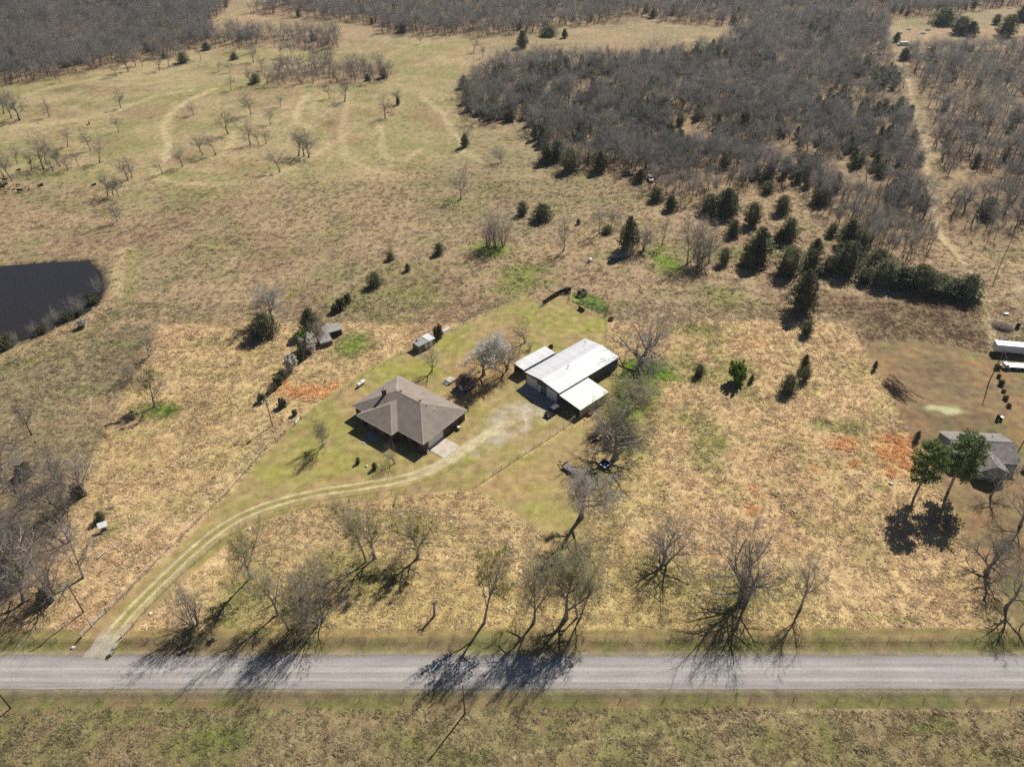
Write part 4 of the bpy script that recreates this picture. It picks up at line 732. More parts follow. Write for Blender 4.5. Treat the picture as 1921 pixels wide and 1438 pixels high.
# cedars one by one
CEDS = [(980,403,378,22,'small round cedar beside a wider cedar on the brown pasture',3),(1017,412,383,40,'wide rounded cedar on the brown pasture',2),(1085,420,410,10,'tiny dark cedar seedling on the brown pasture',0),(824,477,457,20,'round cedar near the old pasture fence line',2),(704,537,511,30,'dense ball-shaped cedar on the old fence line',3),(765,508,495,14,'small pointed cedar on the old fence line',0),(733,487,473,18,'little cedar under a bare sapling',2),
 (1178,468,406,44,'dark tall cedar over the junk pile',0),(1140,436,422,22,'low dark cedar bush between two bare trees',2),(498,628,588,54,'broad dark cedar at the edge of the golden field',2),(585,622,578,50,'dark cedar crowding the weathered shed',0),(1503,578,505,60,'big pyramid cedar standing apart below the wood',0),(1512,626,602,26,'round cedar on the rear line of the golden field',3),
 (1507,692,665,20,'upper small cedar in the cedar row on the golden field',0),(1509,712,688,20,'lower small cedar in the cedar row on the golden field',3),(1478,733,703,34,'round spreading cedar on the golden field',2),(1311,703,683,22,'small round cedar on the field near the bright green bush',3),(1409,716,703,12,'tiny cedar seedling beside the bright green bush',0),(190,976,960,22,'small cedar behind the white tilted panel',2),
 (1030,67,48,36,'wide dark cedar on the far pasture rim',2),(1059,71,53,14,'narrow dark cedar on the far pasture rim',0),(980,91,58,26,'tall shaggy cedar out on the far pasture',0),(872,276,252,18,'dark cedar at the foot of a pasture tree',0),(747,197,182,10,'tiny cedar beside a bare pasture oak',0),(1718,826,808,14,'small cedar by the corner of the neighbouring house',0),(1640,692,676,10,'small cedar on the neighbour boundary',0)]
for u, v, vt, wp, lb, k in CEDS: tree_px(CEDAR[k], u, v, vt, wp, 'cedar_tree', lb, 'cedar')
for i, (u, v, vt, wp) in enumerate([(1360,402,352,54),(1330,396,362,40),(1410,420,378,34),(1375,440,412,30),(1420,488,425,62),(1405,498,466,34),(1440,360,338,26),(1478,448,408,38),(1462,452,428,26),(1466,398,366,34),(1478,510,460,52),(1470,514,494,32),(1528,478,445,34),(1520,500,465,36),(1555,508,478,36),(1585,508,452,56),(1590,458,410,50),(1645,500,466,54),(1620,528,502,30),(1655,530,488,58),(1688,537,500,62),(1722,541,496,60),(1758,547,512,64),(1812,556,514,54),(1788,552,522,60),(1705,533,508,50),(1740,538,510,56),(1535,515,500,18),(1258,392,365,30),(1230,375,350,28),(1358,492,462,24),(1540,380,350,36),(1250,300,270,30),(1560,440,418,24)]):
    tree_px(CEDAR[(0, 2, 3, 1)[i % 4]], u, v, vt, wp, 'cedar_tree', *(('dark cedar in the dense row beside the reddish scrub ground', 'cedar', 'dense cedar row') if u > 1600 else ('dark cedar against the first bare trees of the hillside wood', 'cedar', 'cedars at the wood edge') if v < 405 else ('dark cedar in the loose group between the wood and the pyramid cedar', 'cedar', 'loose cedar group')))
for i, (u, v, vt, wp) in enumerate([(870,165,142,22),(940,150,118,20),(905,215,190,24),(990,222,196,26),(1018,268,236,22),(1012,218,200,20),(1025,305,270,28),(1070,320,278,40),(1125,322,285,34),(1045,300,262,26),(1100,225,195,24),(1130,245,214,26),(1165,210,180,26),(1200,225,198,20),(1245,212,184,24),(1275,235,210,20),(1380,205,175,24),(1395,240,205,24),(1310,190,165,18),(1290,130,105,20),(1440,335,305,30),(1370,395,360,30),(1480,170,150,18),(1420,130,108,22),(1320,150,120,18),(1610,470,430,40),(1770,45,14,50),(1800,62,30,36),(1820,66,40,30),(1885,68,28,36),(1915,40,10,30),(1868,45,26,16),(1680,80,62,16),(1695,112,90,22),(1905,225,205,24),(1650,330,305,26),(1200,340,318,24),(480,155,138,20),(440,112,100,16),(345,118,98,24),(388,94,80,20),(360,70,55,18),(150,120,105,16),(125,125,112,18),(310,110,98,14),(265,75,60,14),(755,60,42,18),(720,145,125,16),(690,150,138,14)]):
    tree_px(CEDAR[(0, 2, 1, 3)[i % 4]], u, v, vt, wp, 'cedar_tree', *(('dark cedar around the scrap-strewn far clearing', 'cedar', 'cedars of the far clearing') if u > 1660 and v < 130 else ('dark cedar along the rim of the woods above the upper pasture', 'cedar', 'cedars of the pasture woods') if u < 860 else ('dark cedar growing deep among the bare trees of the hillside wood', 'cedar', 'cedars inside the hillside wood')))
# shrubs and hedge
tree_px(BUSHG, 1379,715,683, 36,'green_bush','bright lime green bush on the golden field','bush')
tree_px(BUSHG, 572,655,622, 26,'green_bush','lime green leafing shrub in the fence row by the weathered shed','bush')
tree_px(BUSHW, 581,660,626, 30,'blossom_shrub','white flowering shrub in the fence row by the weathered shed','shrub')
tree_px(BUSHW, 548,692,664, 26,'blossom_shrub','white flowering shrub lower down the fence row','shrub')
tree_px(BUSHO[0], 822,632,610, 20,'yellow_shrub','small pale shrub beside the grey coop','shrub')
for i, (u, v, vt, wp) in enumerate([(641,578,558,20),(630,585,570,16),(652,568,552,15),(566,674,656,18),(532,708,692,16),(524,719,703,20),(513,731,718,15),(492,752,738,15),(530,762,747,16),(553,778,768,10)]):
    tree_px(BUSHO[i % 2], u, v, vt, wp, 'fence_row_shrub', 'scrubby olive shrub in the overgrown fence row', 'shrub', 'overgrown fence row')
for i, (u, v, vt, wp) in enumerate([(600,640,588,60),(538,708,684,30),(508,738,714,24),(1205,735,700,60),(1130,470,440,0),(1180,480,450,50),(995,655,636,24)]):
    if wp: tree_px(THICK[i % 3], u, v, vt, wp, 'bare_thicket', ['grey leafless tangle over the weathered shed','bare brush in the fence row below the white shrub','bare brush at the foot of the fence row','leafless brush behind the carport','','grey brush heaped over the junk pile','low brush at the foot of a back lawn tree'][i], 'thicket')
for u, v, wp, lb in ((672,868,10,'small round green shrub on the front lawn'),(703,879,12,'dark round shrub at the foot of the ornamental tree'),(1008,445,0,'')):
    if wp: tree_px(SHRUB[0], u, v, v-wp, wp, 'round_shrub', lb, 'shrub')
for i, (u, v) in enumerate([(1868,668),(1871,690),(1874,706),(1878,720),(1883,734),(1887,748),(1892,762)]): tree_px(BUSHO[i % 2], u, v, v-(5, 8, 6, 9, 5, 7, 6)[i], (9, 12, 8, 11, 8, 10, 9)[i], 'hedge_shrub', 'dark shrub in the low hedge by the parked trailers', 'shrub', 'hedge by the trailers')

# ---- woods: the largest trees one by one, the rest one mass
def scatter_poly(poly, area, rng, avoid=None):
    lo, hi = poly.min(0), poly.max(0); s = math.sqrt(area)
    xs = np.arange(lo[0], hi[0], s); ys = np.arange(lo[1], min(hi[1], 1000), s); X, Y = np.meshgrid(xs, ys)
    X = X.ravel()+rng.uniform(-.48, .48, X.size)*s; Y = Y.ravel()+rng.uniform(-.48, .48, Y.size)*s
    k = (poly_sd(X, Y, poly) < 1.0) & (np.abs(X) < Y*.70+45); return X[k], Y[k]
rf = np.random.default_rng(9); FX, FY, FK = [], [], []
for k, (pl, ar) in FORESTS.items():
    x, y = scatter_poly(pl, ar, rf); dens = fbm(x/18, y/18, 401, 3); keep = dens > (.36 if k in 'CE' else .30); x, y = x[keep], y[keep]
    FX.append(x); FY.append(y); FK += [k]*len(x)
FX = np.concatenate(FX); FY = np.concatenate(FY); FK = np.array(FK)
trk = WP((1705,150),(1708,190),(1722,240),(1732,290),(1745,340),(1752,400),(1765,440),(1800,480))
off = line_mask(FX, FY, trk, 2.6, .6) < .5; off &= poly_mask(FX, FY, RUBBLE_CLEAR, 2.0) < .5; FX, FY, FK = FX[off], FY[off], FK[off]
order = np.argsort(np.hypot(FX, FY)); n_done = len([o for o in COL.objects if o.name.startswith('bare_tree')])
pick = np.zeros(len(FX), bool); pick[order[:max(0, 292-n_done)]] = True
fh = 7.6+5.2*fbm(FX/30, FY/30, 411, 2)+rf.normal(0, 1.7, len(FX)); fh = np.clip(fh, 4.5, 15)
FLAB = {'C': ('bare tree at the near edge of the hillside wood', 'near edge of the hillside wood'), 'E': ('slim bare tree in the open wood past the sandy track', 'open wood past the track')}
for i in np.where(pick)[0]:
    if FK[i] == 'C':
        du = FX[i]-trk[:, 0]; near_t = np.min(np.hypot(du, FY[i]-trk[:, 1])) < 14
        ax0 = P(1330, 380)[0]
        lb, gp = ('bare tree at the wood edge along the sandy track', 'wood edge along the track') if near_t else ('bare tree at the wood edge behind the cedar groups', 'wood edge behind the cedars') if FX[i] > ax0 else ('bare tree at the wood edge by the abandoned pickup', 'wood edge by the pickup')
    else: lb, gp = FLAB.get(FK[i], ('bare tree in the wooded strip across the pasture', 'wooded strip trees'))
    put_tree(MID[RT.randrange(5)], FX[i], FY[i], fh[i], fh[i]*.44*RT.uniform(.8, 1.25), 'bare_tree', lb, 'tree', gp)

def scatter_object(name, label, cat, meshes, pos, rot, scl, idx, tint=None):
    src = bpy.data.collections.new(name+'_source')
    for i, parts_ in enumerate(meshes):
        if isinstance(parts_, dict):
            a, b = parts_['trunk'], parts_['crown']; bm = bmesh.new(); bm.from_mesh(a); nf = len(bm.faces); bm.from_mesh(b); bm.faces.ensure_lookup_table()
            for f in bm.faces[nf:]: f.material_index = 1
            me = bpy.data.meshes.new('%s_%d' % (name, i)); bm.to_mesh(me); bm.free(); me.materials.append(a.materials[0]); me.materials.append(b.materials[0])
        else: me = parts_
        src.objects.link(bpy.data.objects.new('%s_%02d' % (name, i), me))
    m = bpy.data.meshes.new(name); m.vertices.add(len(pos)); m.vertices.foreach_set('co', np.asarray(pos, np.float32).ravel())
    set_f(m, 'rot', rot); a = m.attributes.new('scl', 'FLOAT_VECTOR', 'POINT'); a.data.foreach_set('vector', np.asarray(scl, np.float32).ravel())
    a = m.attributes.new('idx', 'INT', 'POINT'); a.data.foreach_set('value', np.asarray(idx, np.int32))
    if tint is not None: set_cols(m, 'tint', tint)
    o = link(name, m); o['kind'] = 'stuff'; o['label'] = label; o['category'] = cat
    ng = bpy.data.node_groups.new(name, 'GeometryNodeTree')
    ng.interface.new_socket('Geometry', in_out='INPUT', socket_type='NodeSocketGeometry'); ng.interface.new_socket('Geometry', in_out='OUTPUT', socket_type='NodeSocketGeometry')
    gi = ng.nodes.new('NodeGroupInput'); go = ng.nodes.new('NodeGroupOutput'); ip = ng.nodes.new('GeometryNodeInstanceOnPoints')
    ci = ng.nodes.new('GeometryNodeCollectionInfo'); ci.inputs[0].default_value = src; ci.inputs['Separate Children'].default_value = True; ci.inputs['Reset Children'].default_value = True
    def na(nm, dt): q = ng.nodes.new('GeometryNodeInputNamedAttribute'); q.data_type = dt; q.inputs[0].default_value = nm; return q.outputs[0]
    cx = ng.nodes.new('ShaderNodeCombineXYZ'); er = ng.nodes.new('FunctionNodeEulerToRotation')
    ng.links.new(na('rot', 'FLOAT'), cx.inputs[2]); ng.links.new(cx.outputs[0], er.inputs[0]); ng.links.new(er.outputs[0], ip.inputs['Rotation'])
    ng.links.new(na('scl', 'FLOAT_VECTOR'), ip.inputs['Scale']); ip.inputs['Pick Instance'].default_value = True; ng.links.new(na('idx', 'INT'), ip.inputs['Instance Index'])
    ng.links.new(gi.outputs[0], ip.inputs['Points']); ng.links.new(ci.outputs[0], ip.inputs['Instance']); ng.links.new(ip.outputs[0], go.inputs[0])
    md = o.modifiers.new('scatter', 'NODES'); md.node_group = ng
    return o
rest = ~pick; X, Y = FX[rest], FY[rest]; K = FK[rest]; hh = fh[rest]
cedp = fbm(X/25, Y/25, 421, 3); isc = ((K == 'C') & (cedp > .47) & (rf.random(len(X)) < .38)) | (rf.random(len(X)) < .03)
nearf = np.hypot(X, Y) < 420
idx = np.where(nearf, 5+rf.integers(0, 5, len(X)), rf.integers(0, 5, len(X)))
wsc = hh/10*rf.uniform(.85, 1.2, len(X)); hs_ = np.array([v['h'] for v in LOW+MID]+[5.0, 5.0])
idx = np.where(isc, 10+rf.integers(0, 2, len(X)), idx)
hz_ = np.where(isc, rf.uniform(4.5, 8.0, len(X)), hh)/hs_[idx]; wx = np.where(isc, hz_*rf.uniform(.8, 1.2, len(X)), wsc*10/np.array([v['h'] for v in LOW+MID]+[10., 10.])[idx])
scatter_object('far_wood', 'mass of leafless oaks and cedars covering the distant hills', 'wood', LOW+MID+CEDLOW, np.stack([X, Y, height(X, Y)-.05], 1), rf.random(len(X))*6.283, np.stack([wx, wx, hz_], 1), idx)
print('wood instances', len(X), 'individual', int(pick.sum()), 'bare_tree before', n_done)

# ---- grass tufts (uncountable)
def tuft_mesh(name, seed, n, rad, h, wd, lean, mat):
    r = np.random.default_rng(seed); a = r.random(n)*6.283; q = rad*np.sqrt(r.random(n)); b = np.stack([q*np.cos(a), q*np.sin(a), np.full(n, -.03)], 1)
    hh = h*r.uniform(.5, 1.15, n); l = lean*r.uniform(.3, 1.4, n); t = b+np.stack([np.cos(a)*l*hh, np.sin(a)*l*hh, hh], 1)+np.c_[r.normal(0, .05, (n, 2)), np.zeros(n)]
    s = a+1.571+r.normal(0, .5, n); e = np.stack([np.cos(s), np.sin(s), np.zeros(n)], 1)*wd/2
    v = np.stack([b-e, b+e, t], 1).reshape(-1, 3); return fast_mesh(name, v, np.arange(len(v)).reshape(-1, 3), mat)
def grass_material():
    m, n, b = new_mat('grass_blades'); at = N(n, 'ShaderNodeAttribute', attribute_name='tint'); at.attribute_type = 'INSTANCER'
    ri = N(n, 'ShaderNodeNewGeometry'); mr = N(n, 'ShaderNodeMapRange'); mr.inputs['To Min'].default_value = .8; mr.inputs['To Max'].default_value = 1.3; n.links.new(ri.outputs['Random Per Island'], mr.inputs[0])
    vm = N(n, 'ShaderNodeVectorMath', operation='MULTIPLY'); n.links.new(at.outputs['Color'], vm.inputs[0]); n.links.new(mr.outputs[0], vm.inputs[1])
    d = N(n, 'ShaderNodeBsdfDiffuse'); t = N(n, 'ShaderNodeBsdfTranslucent'); n.links.new(vm.outputs[0], d.inputs[0]); n.links.new(vm.outputs[0], t.inputs[0])
    ms = N(n, 'ShaderNodeMixShader'); ms.inputs[0].default_value = .3; n.links.new(d.outputs[0], ms.inputs[1]); n.links.new(t.outputs[0], ms.inputs[2]); n.links.new(ms.outputs[0], n.nodes['Material Output'].inputs[0])
grass_material()
def mound_mesh(name, seed, rad, h, nb, mat):
    r = np.random.default_rng(seed); vv = []; ff = []; o = 0; k = 7
    for q in range(2 if rad > .3 else 1):
        cx_, cy_ = r.normal(0, rad*.45, 2); rr = rad*r.uniform(.7, 1.1); sx_ = r.uniform(.7, 1.3)
        for zz, f in ((-.04, 1.0), (h*.55, .78), (h*.95, .36)):
            for t in range(k): a = 6.283*t/k+.3*q; w_ = rr*f*r.uniform(.72, 1.25); vv.append((cx_+w_*sx_*math.cos(a), cy_+w_/sx_*math.sin(a), zz*r.uniform(.75, 1.2)))
        vv.append((cx_, cy_, h*r.uniform(.95, 1.2)))
        for L in range(2):
            for t in range(k): a0, a1 = o+L*k+t, o+L*k+(t+1) % k; ff += [(a0, a1, a1+k), (a0, a1+k, a0+k)]
        for t in range(k): ff.append((o+2*k+t, o+2*k+(t+1) % k, o+3*k))
        o += 3*k+1
    n = nb; a = r.random(n)*6.283; q = rad*np.sqrt(r.random(n))*1.1; b = np.stack([q*np.cos(a), q*np.sin(a), np.zeros(n)], 1); hh = h*r.uniform(.9, 1.9, n); l = r.uniform(.4, 1.4, n)
    t_ = b+np.stack([np.cos(a)*l*hh, np.sin(a)*l*hh, hh], 1); s = a+1.571; e = np.stack([np.cos(s), np.sin(s), np.zeros(n)], 1)*.045
    bv = np.stack([b-e, b+e, t_], 1).reshape(-1, 3); V = np.concatenate([np.array(vv), bv]); F = np.concatenate([np.array(ff), o+np.arange(3*n).reshape(-1, 3)])
    return fast_mesh(name, V, F, mat)
TUFT = [tuft_mesh('tuft0', 500, 26, .26, .20, .09, 1.5, 'grass_blades'), tuft_mesh('tuft1', 501, 30, .36, .24, .09, 1.3, 'grass_blades'), mound_mesh('tuft2', 502, .17, .08, 16, 'grass_blades'), tuft_mesh('tuft3', 505, 34, .30, .22, .08, 1.6, 'grass_blades'), mound_mesh('tuft4', 504, .29, .10, 26, 'grass_blades')]+[tuft_mesh('tuft%d' % (5+i), 510+i, 50, .40, .36, .10, .9, 'grass_blades') for i in range(2)]
rg = np.random.default_rng(17); PX, PY, SZ = [], [], []
for y0, y1, dn, s0 in ((48, 66, 3.2, .85), (66, 112, 3.8, .85), (112, 200, 2.9, .9), (200, 300, .9, 1.1), (300, 440, .25, 1.3)):
    hw = y1*.58+64; n = int((y1-y0)*2*hw*dn); x = rg.uniform(-hw, hw, n); y = rg.uniform(y0, y1, n); k = np.abs(x) < (y*.57+62); PX.append(x[k]); PY.append(y[k]); SZ.append(np.full(k.sum(), s0))
PX = np.concatenate(PX); PY = np.concatenate(PY); SZ = np.concatenate(SZ)
tc_, tt_ = fields(PX, PY)
clump = fbm(PX/3.0, PY/3.0, 601, 3)
road_ok = (PY > ROAD_N+.8) | (PY < ROAD_S-.7)
dr = line_mask(PX, PY, DRIVE, 2.3, .1) < .5; dr &= poly_mask(PX, PY, YARD, .5) < .5; dr &= poly_mask(PX, PY, POND, .8) < .4; dr &= line_mask(PX, PY, trk, 1.6, .2) < .5
kp = (rg.random(len(PX)) < tt_*(.55+.6*sstep(.32, .6, clump))) & road_ok & dr & (tt_ > .46)
PX, PY, SZ, tc_, tt_, clump = PX[kp], PY[kp], SZ[kp], tc_[kp], tt_[kp], clump[kp]
orange = np.zeros(len(PX))
for u, v, ru, rv, k in ORANGE[:11]: orange = np.maximum(orange, blob_mask(PX, PY, u, v, ru*.9, rv*.9, .15)*k)
tall = (rg.random(len(PX)) < orange*1.05)
tint = (tc_*.6+.4*tc_.mean(1)[:, None]*np.array((1.17,1.0,.76)))*rg.uniform(.85, 1.6, len(PX))[:, None]; tint[tall] = np.array((.90,.55,.29))*rg.uniform(.75, 1.2, tall.sum())[:, None]
ix = np.where(tall, 5+rg.integers(0, 2, len(PX)), np.where(PY > 215, rg.integers(0, 3, len(PX)), rg.integers(0, 5, len(PX))))
sz = .88*SZ*np.clip(np.exp(rg.normal(-.12, .38, len(PX))), .4, 2.0)*(.55+.6*tt_)*(.8+.5*fbm(PX/9, PY/9, 611, 3)); scl3 = np.stack([sz*1.1, sz*1.1, sz*rg.uniform(.7, 1.15, len(PX))], 1)
scatter_object('dry_grass', 'tussocky dry winter grass over the fields', 'grass', TUFT, np.stack([PX, PY, height(PX, PY)-.05], 1), rg.random(len(PX))*6.283, scl3, ix, np.clip(tint, 0, .95))
print('tufts', len(PX))

# ================================================================== BUILDINGS
noise_mat('shingle_taupe', A(160,148,136), A(144,132,121), .5, .95, 6, (1, 1, .35), bump=.15)
noise_mat('shingle_ridge', A(190,172,154), A(168,150,134), 3, .95)
noise_mat('shingle_grey', A(160,152,148), A(132,124,120), .9, .95, 6)
noise_mat('brick_brown', A(142,108,92), A(98,74,64), 6.0, .92, 3)
noise_mat('white_paint', (.78,.77,.74), (.66,.65,.62), 1.2, .5)
noise_mat('cream_paint', (.66,.62,.52), (.52,.47,.38), .8, .6)
noise_mat('white_metal_roof', (.72,.72,.71), (.55,.555,.56), .45, .42, 6, spec=.5, rnd=.07)
noise_mat('cream_metal_roof', (.80,.78,.72), (.68,.65,.56), .5, .5, spec=.4)
noise_mat('grey_green_metal', (.11,.125,.115), (.08,.09,.085), 1.0, .6)
noise_mat('tan_metal', (.42,.38,.29), (.34,.30,.22), .8, .6)
noise_mat('galvanised', (.42,.43,.44), (.3,.31,.32), 1.2, .45, metal=.3)
noise_mat('weathered_tin', (.40,.40,.38), (.22,.20,.18), 1.0, .6)
noise_mat('rust_tin', (.20,.085,.055), (.075,.045,.038), 1.6, .85, lo=.4, hi=.6, stretch=(1, 3, 1))
noise_mat('dark_timber', (.055,.05,.047), (.035,.03,.03), 2.0, .9)
noise_mat('grey_timber', (.24,.22,.20), (.15,.135,.12), 2.5, .9)
noise_mat('pole_timber', (.22,.17,.13), (.13,.10,.08), 2.5, .9)
noise_mat('rail_timber', (.50,.41,.30), (.36,.29,.21), 2.5, .9)
noise_mat('rail_cream', (.62,.56,.42), (.48,.43,.32), 2.5, .8)
noise_mat('dark_steel', (.05,.052,.055), (.03,.03,.032), 2, .6, metal=.3)
noise_mat('post_steel', (.10,.085,.07), (.06,.05,.045), 2, .7)
noise_mat('concrete', (.52,.46,.38), (.40,.34,.27), .7, .9, 6)
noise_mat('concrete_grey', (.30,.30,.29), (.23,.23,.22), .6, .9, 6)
noise_mat('black_rubber', (.02,.02,.02), (.014,.014,.014), 2, .8)
noise_mat('red_brick_chimney', (.21,.07,.05), (.13,.05,.04), 8, .9)
noise_mat('blue_siding', (.20,.225,.26), (.165,.185,.215), 1, .7, stretch=(1, 1, 6))
noise_mat('blue_tub', (.03,.085,.19), (.02,.06,.14), 1.5, .5)
noise_mat('red_paint', (.22,.035,.03), (.12,.03,.025), 2, .6)
noise_mat('rust', (.24,.10,.05), (.12,.055,.035), 3, .9)
noise_mat('black_paint', (.018,.018,.02), (.012,.012,.014), 1, .3, spec=.5)
noise_mat('cow_hide', (.014,.012,.012), (.01,.009,.009), 2, .8)
noise_mat('stone_white', (.66,.62,.54), (.5,.46,.4), 2, .9)
noise_mat('log_pale', (.5,.42,.32), (.36,.3,.22), 3, .9)
noise_mat('dead_branch', (.15,.11,.085), (.08,.06,.05), 3, .95, rnd=.3)
noise_mat('wire_steel', (.3,.28,.26), (.22,.2,.19), 3, .6)
m_, n_, b_ = new_mat('window_glass'); b_.inputs['Base Color'].default_value = (.03, .035, .04, 1); b_.inputs['Roughness'].default_value = .08; b_.inputs['Specular IOR Level'].default_value = .7

def window(parent, x, y, z, w, h, nrm, mat='white_paint', panes=(1, 2)):
    """a framed window on a wall; nrm is the axis the wall faces ('+x','-x','+y','-y'); x,y the middle of the wall face, z the sill"""
    ax = nrm[1]; s = 1 if nrm[0] == '+' else -1
    def bx(u0, u1, z0, z1, d0, d1):
        m = MB(); a, b = sorted((s*d0, s*d1))
        return m.box(u0, u1, a, b, z0, z1) if ax == 'y' else m.box(a, b, u0, u1, z0, z1)
    f = MB()
    for q in (bx(-w/2-.07, w/2+.07, -.07, 0, 0, .06), bx(-w/2-.07, w/2+.07, h, h+.07, 0, .06), bx(-w/2-.07, -w/2, 0, h, 0, .06), bx(w/2, w/2+.07, 0, h, 0, .06)): f.add(q.v, q.f)
    o = part('window', f, mat, parent, loc=(x, y, z))
    for i in range(panes[0]):
        for j in range(panes[1]):
            u0 = -w/2+w*i/panes[0]+.02; u1 = -w/2+w*(i+1)/panes[0]-.02; z0 = h*j/panes[1]+.02; z1 = h*(j+1)/panes[1]-.02
            part('pane', bx(u0, u1, z0, z1, .004, .03), 'window_glass', o)
    part('sill', bx(-w/2-.12, w/2+.12, -.13, -.075, 0, .1), mat, o)
    return o
def sect_door(parent, name, x, y, w, h, nrm, mat, n=4):
    ax = nrm[1]; s = 1 if nrm[0] == '+' else -1
    def bx(u0, u1, z0, z1, d0, d1):
        m = MB(); a, b = sorted((s*d0, s*d1)); return m.box(u0, u1, a, b, z0, z1) if ax == 'y' else m.box(a, b, u0, u1, z0, z1)
    f = MB()
    for q in (bx(-w/2-.12, -w/2, 0, h+.12, 0, .07), bx(w/2, w/2+.12, 0, h+.12, 0, .07), bx(-w/2, w/2, h, h+.12, 0, .07)): f.add(q.v, q.f)
    o = part(name, f, mat, parent, loc=(x, y, .05))
    for k in range(n): part('panel', bx(-w/2+.01, w/2-.01, h*k/n+.012, h*(k+1)/n-.012, .003, .045), mat, o)
    return o
def entry_door(parent, x, y, nrm, mat, w=.95, h=2.05):
    ax = nrm[1]; s = 1 if nrm[0] == '+' else -1
    def bx(u0, u1, z0, z1, d0, d1):
        m = MB(); a, b = sorted((s*d0, s*d1)); return m.box(u0, u1, a, b, z0, z1) if ax == 'y' else m.box(a, b, u0, u1, z0, z1)
    f = MB()
    for q in (bx(-w/2, w/2, 0, h, .003, .05), bx(-w/2-.1, -w/2-.004, 0, h+.1, 0, .08), bx(w/2+.004, w/2+.1, 0, h+.1, 0, .08), bx(-w/2-.004, w/2+.004, h+.004, h+.1, 0, .08)): f.add(q.v, q.f)
    o = part('door', f, mat, parent, loc=(x, y, .06)); part('handle', bx(w/2-.14, w/2-.07, .95, 1.05, .055, .1), 'dark_steel', o); return o
def rib_sheet(L, w, rib=.03, n=4):
    """a ribbed metal sheet, w wide along x, L long along y, top at z=0"""
    m = MB(); xs = []
    for k in range(n):
        x0 = w*k/n; xs += [(x0, 0), (x0+w/n*.62, 0), (x0+w/n*.72, rib), (x0+w/n*.88, rib)]
    xs.append((w, 0)); a = [(x, 0, z) for x, z in xs]; b = [(x, L, z) for x, z in xs]; k = len(xs)
    m.add(a+b, [(i, i+1, k+i+1, k+i) for i in range(k-1)])
    m.add([(0, 0, -.03), (w, 0, -.03), (w, L, -.03), (0, L, -.03)], [(3, 2, 1, 0)]); m.box(0, w, 0, .01, -.03, 0); m.box(0, w, L-.01, L, -.03, 0)
    return m
def roof_panels(parent, p0, along, across, n, mat, name='roof_panel', ribn=4):
    """n ribbed sheets side by side: p0 lower-left corner, along = eave direction vector (total), across = up-slope vector"""
    a = Vector(along); c = Vector(across); w = a.length/n; ux = a.normalized(); uy = c.normalized(); uz = ux.cross(uy)
    me = rib_sheet(c.length, w*.995, n=ribn).mesh(name, mat)
    for i in range(n):
        o = link(name, me, parent); M = Matrix.Identity(4)
        p = Vector(p0)+ux*(w*i)
        for r in range(3): M[r][0], M[r][1], M[r][2], M[r][3] = ux[r], uy[r], uz[r], p[r]
        o.matrix_local = M

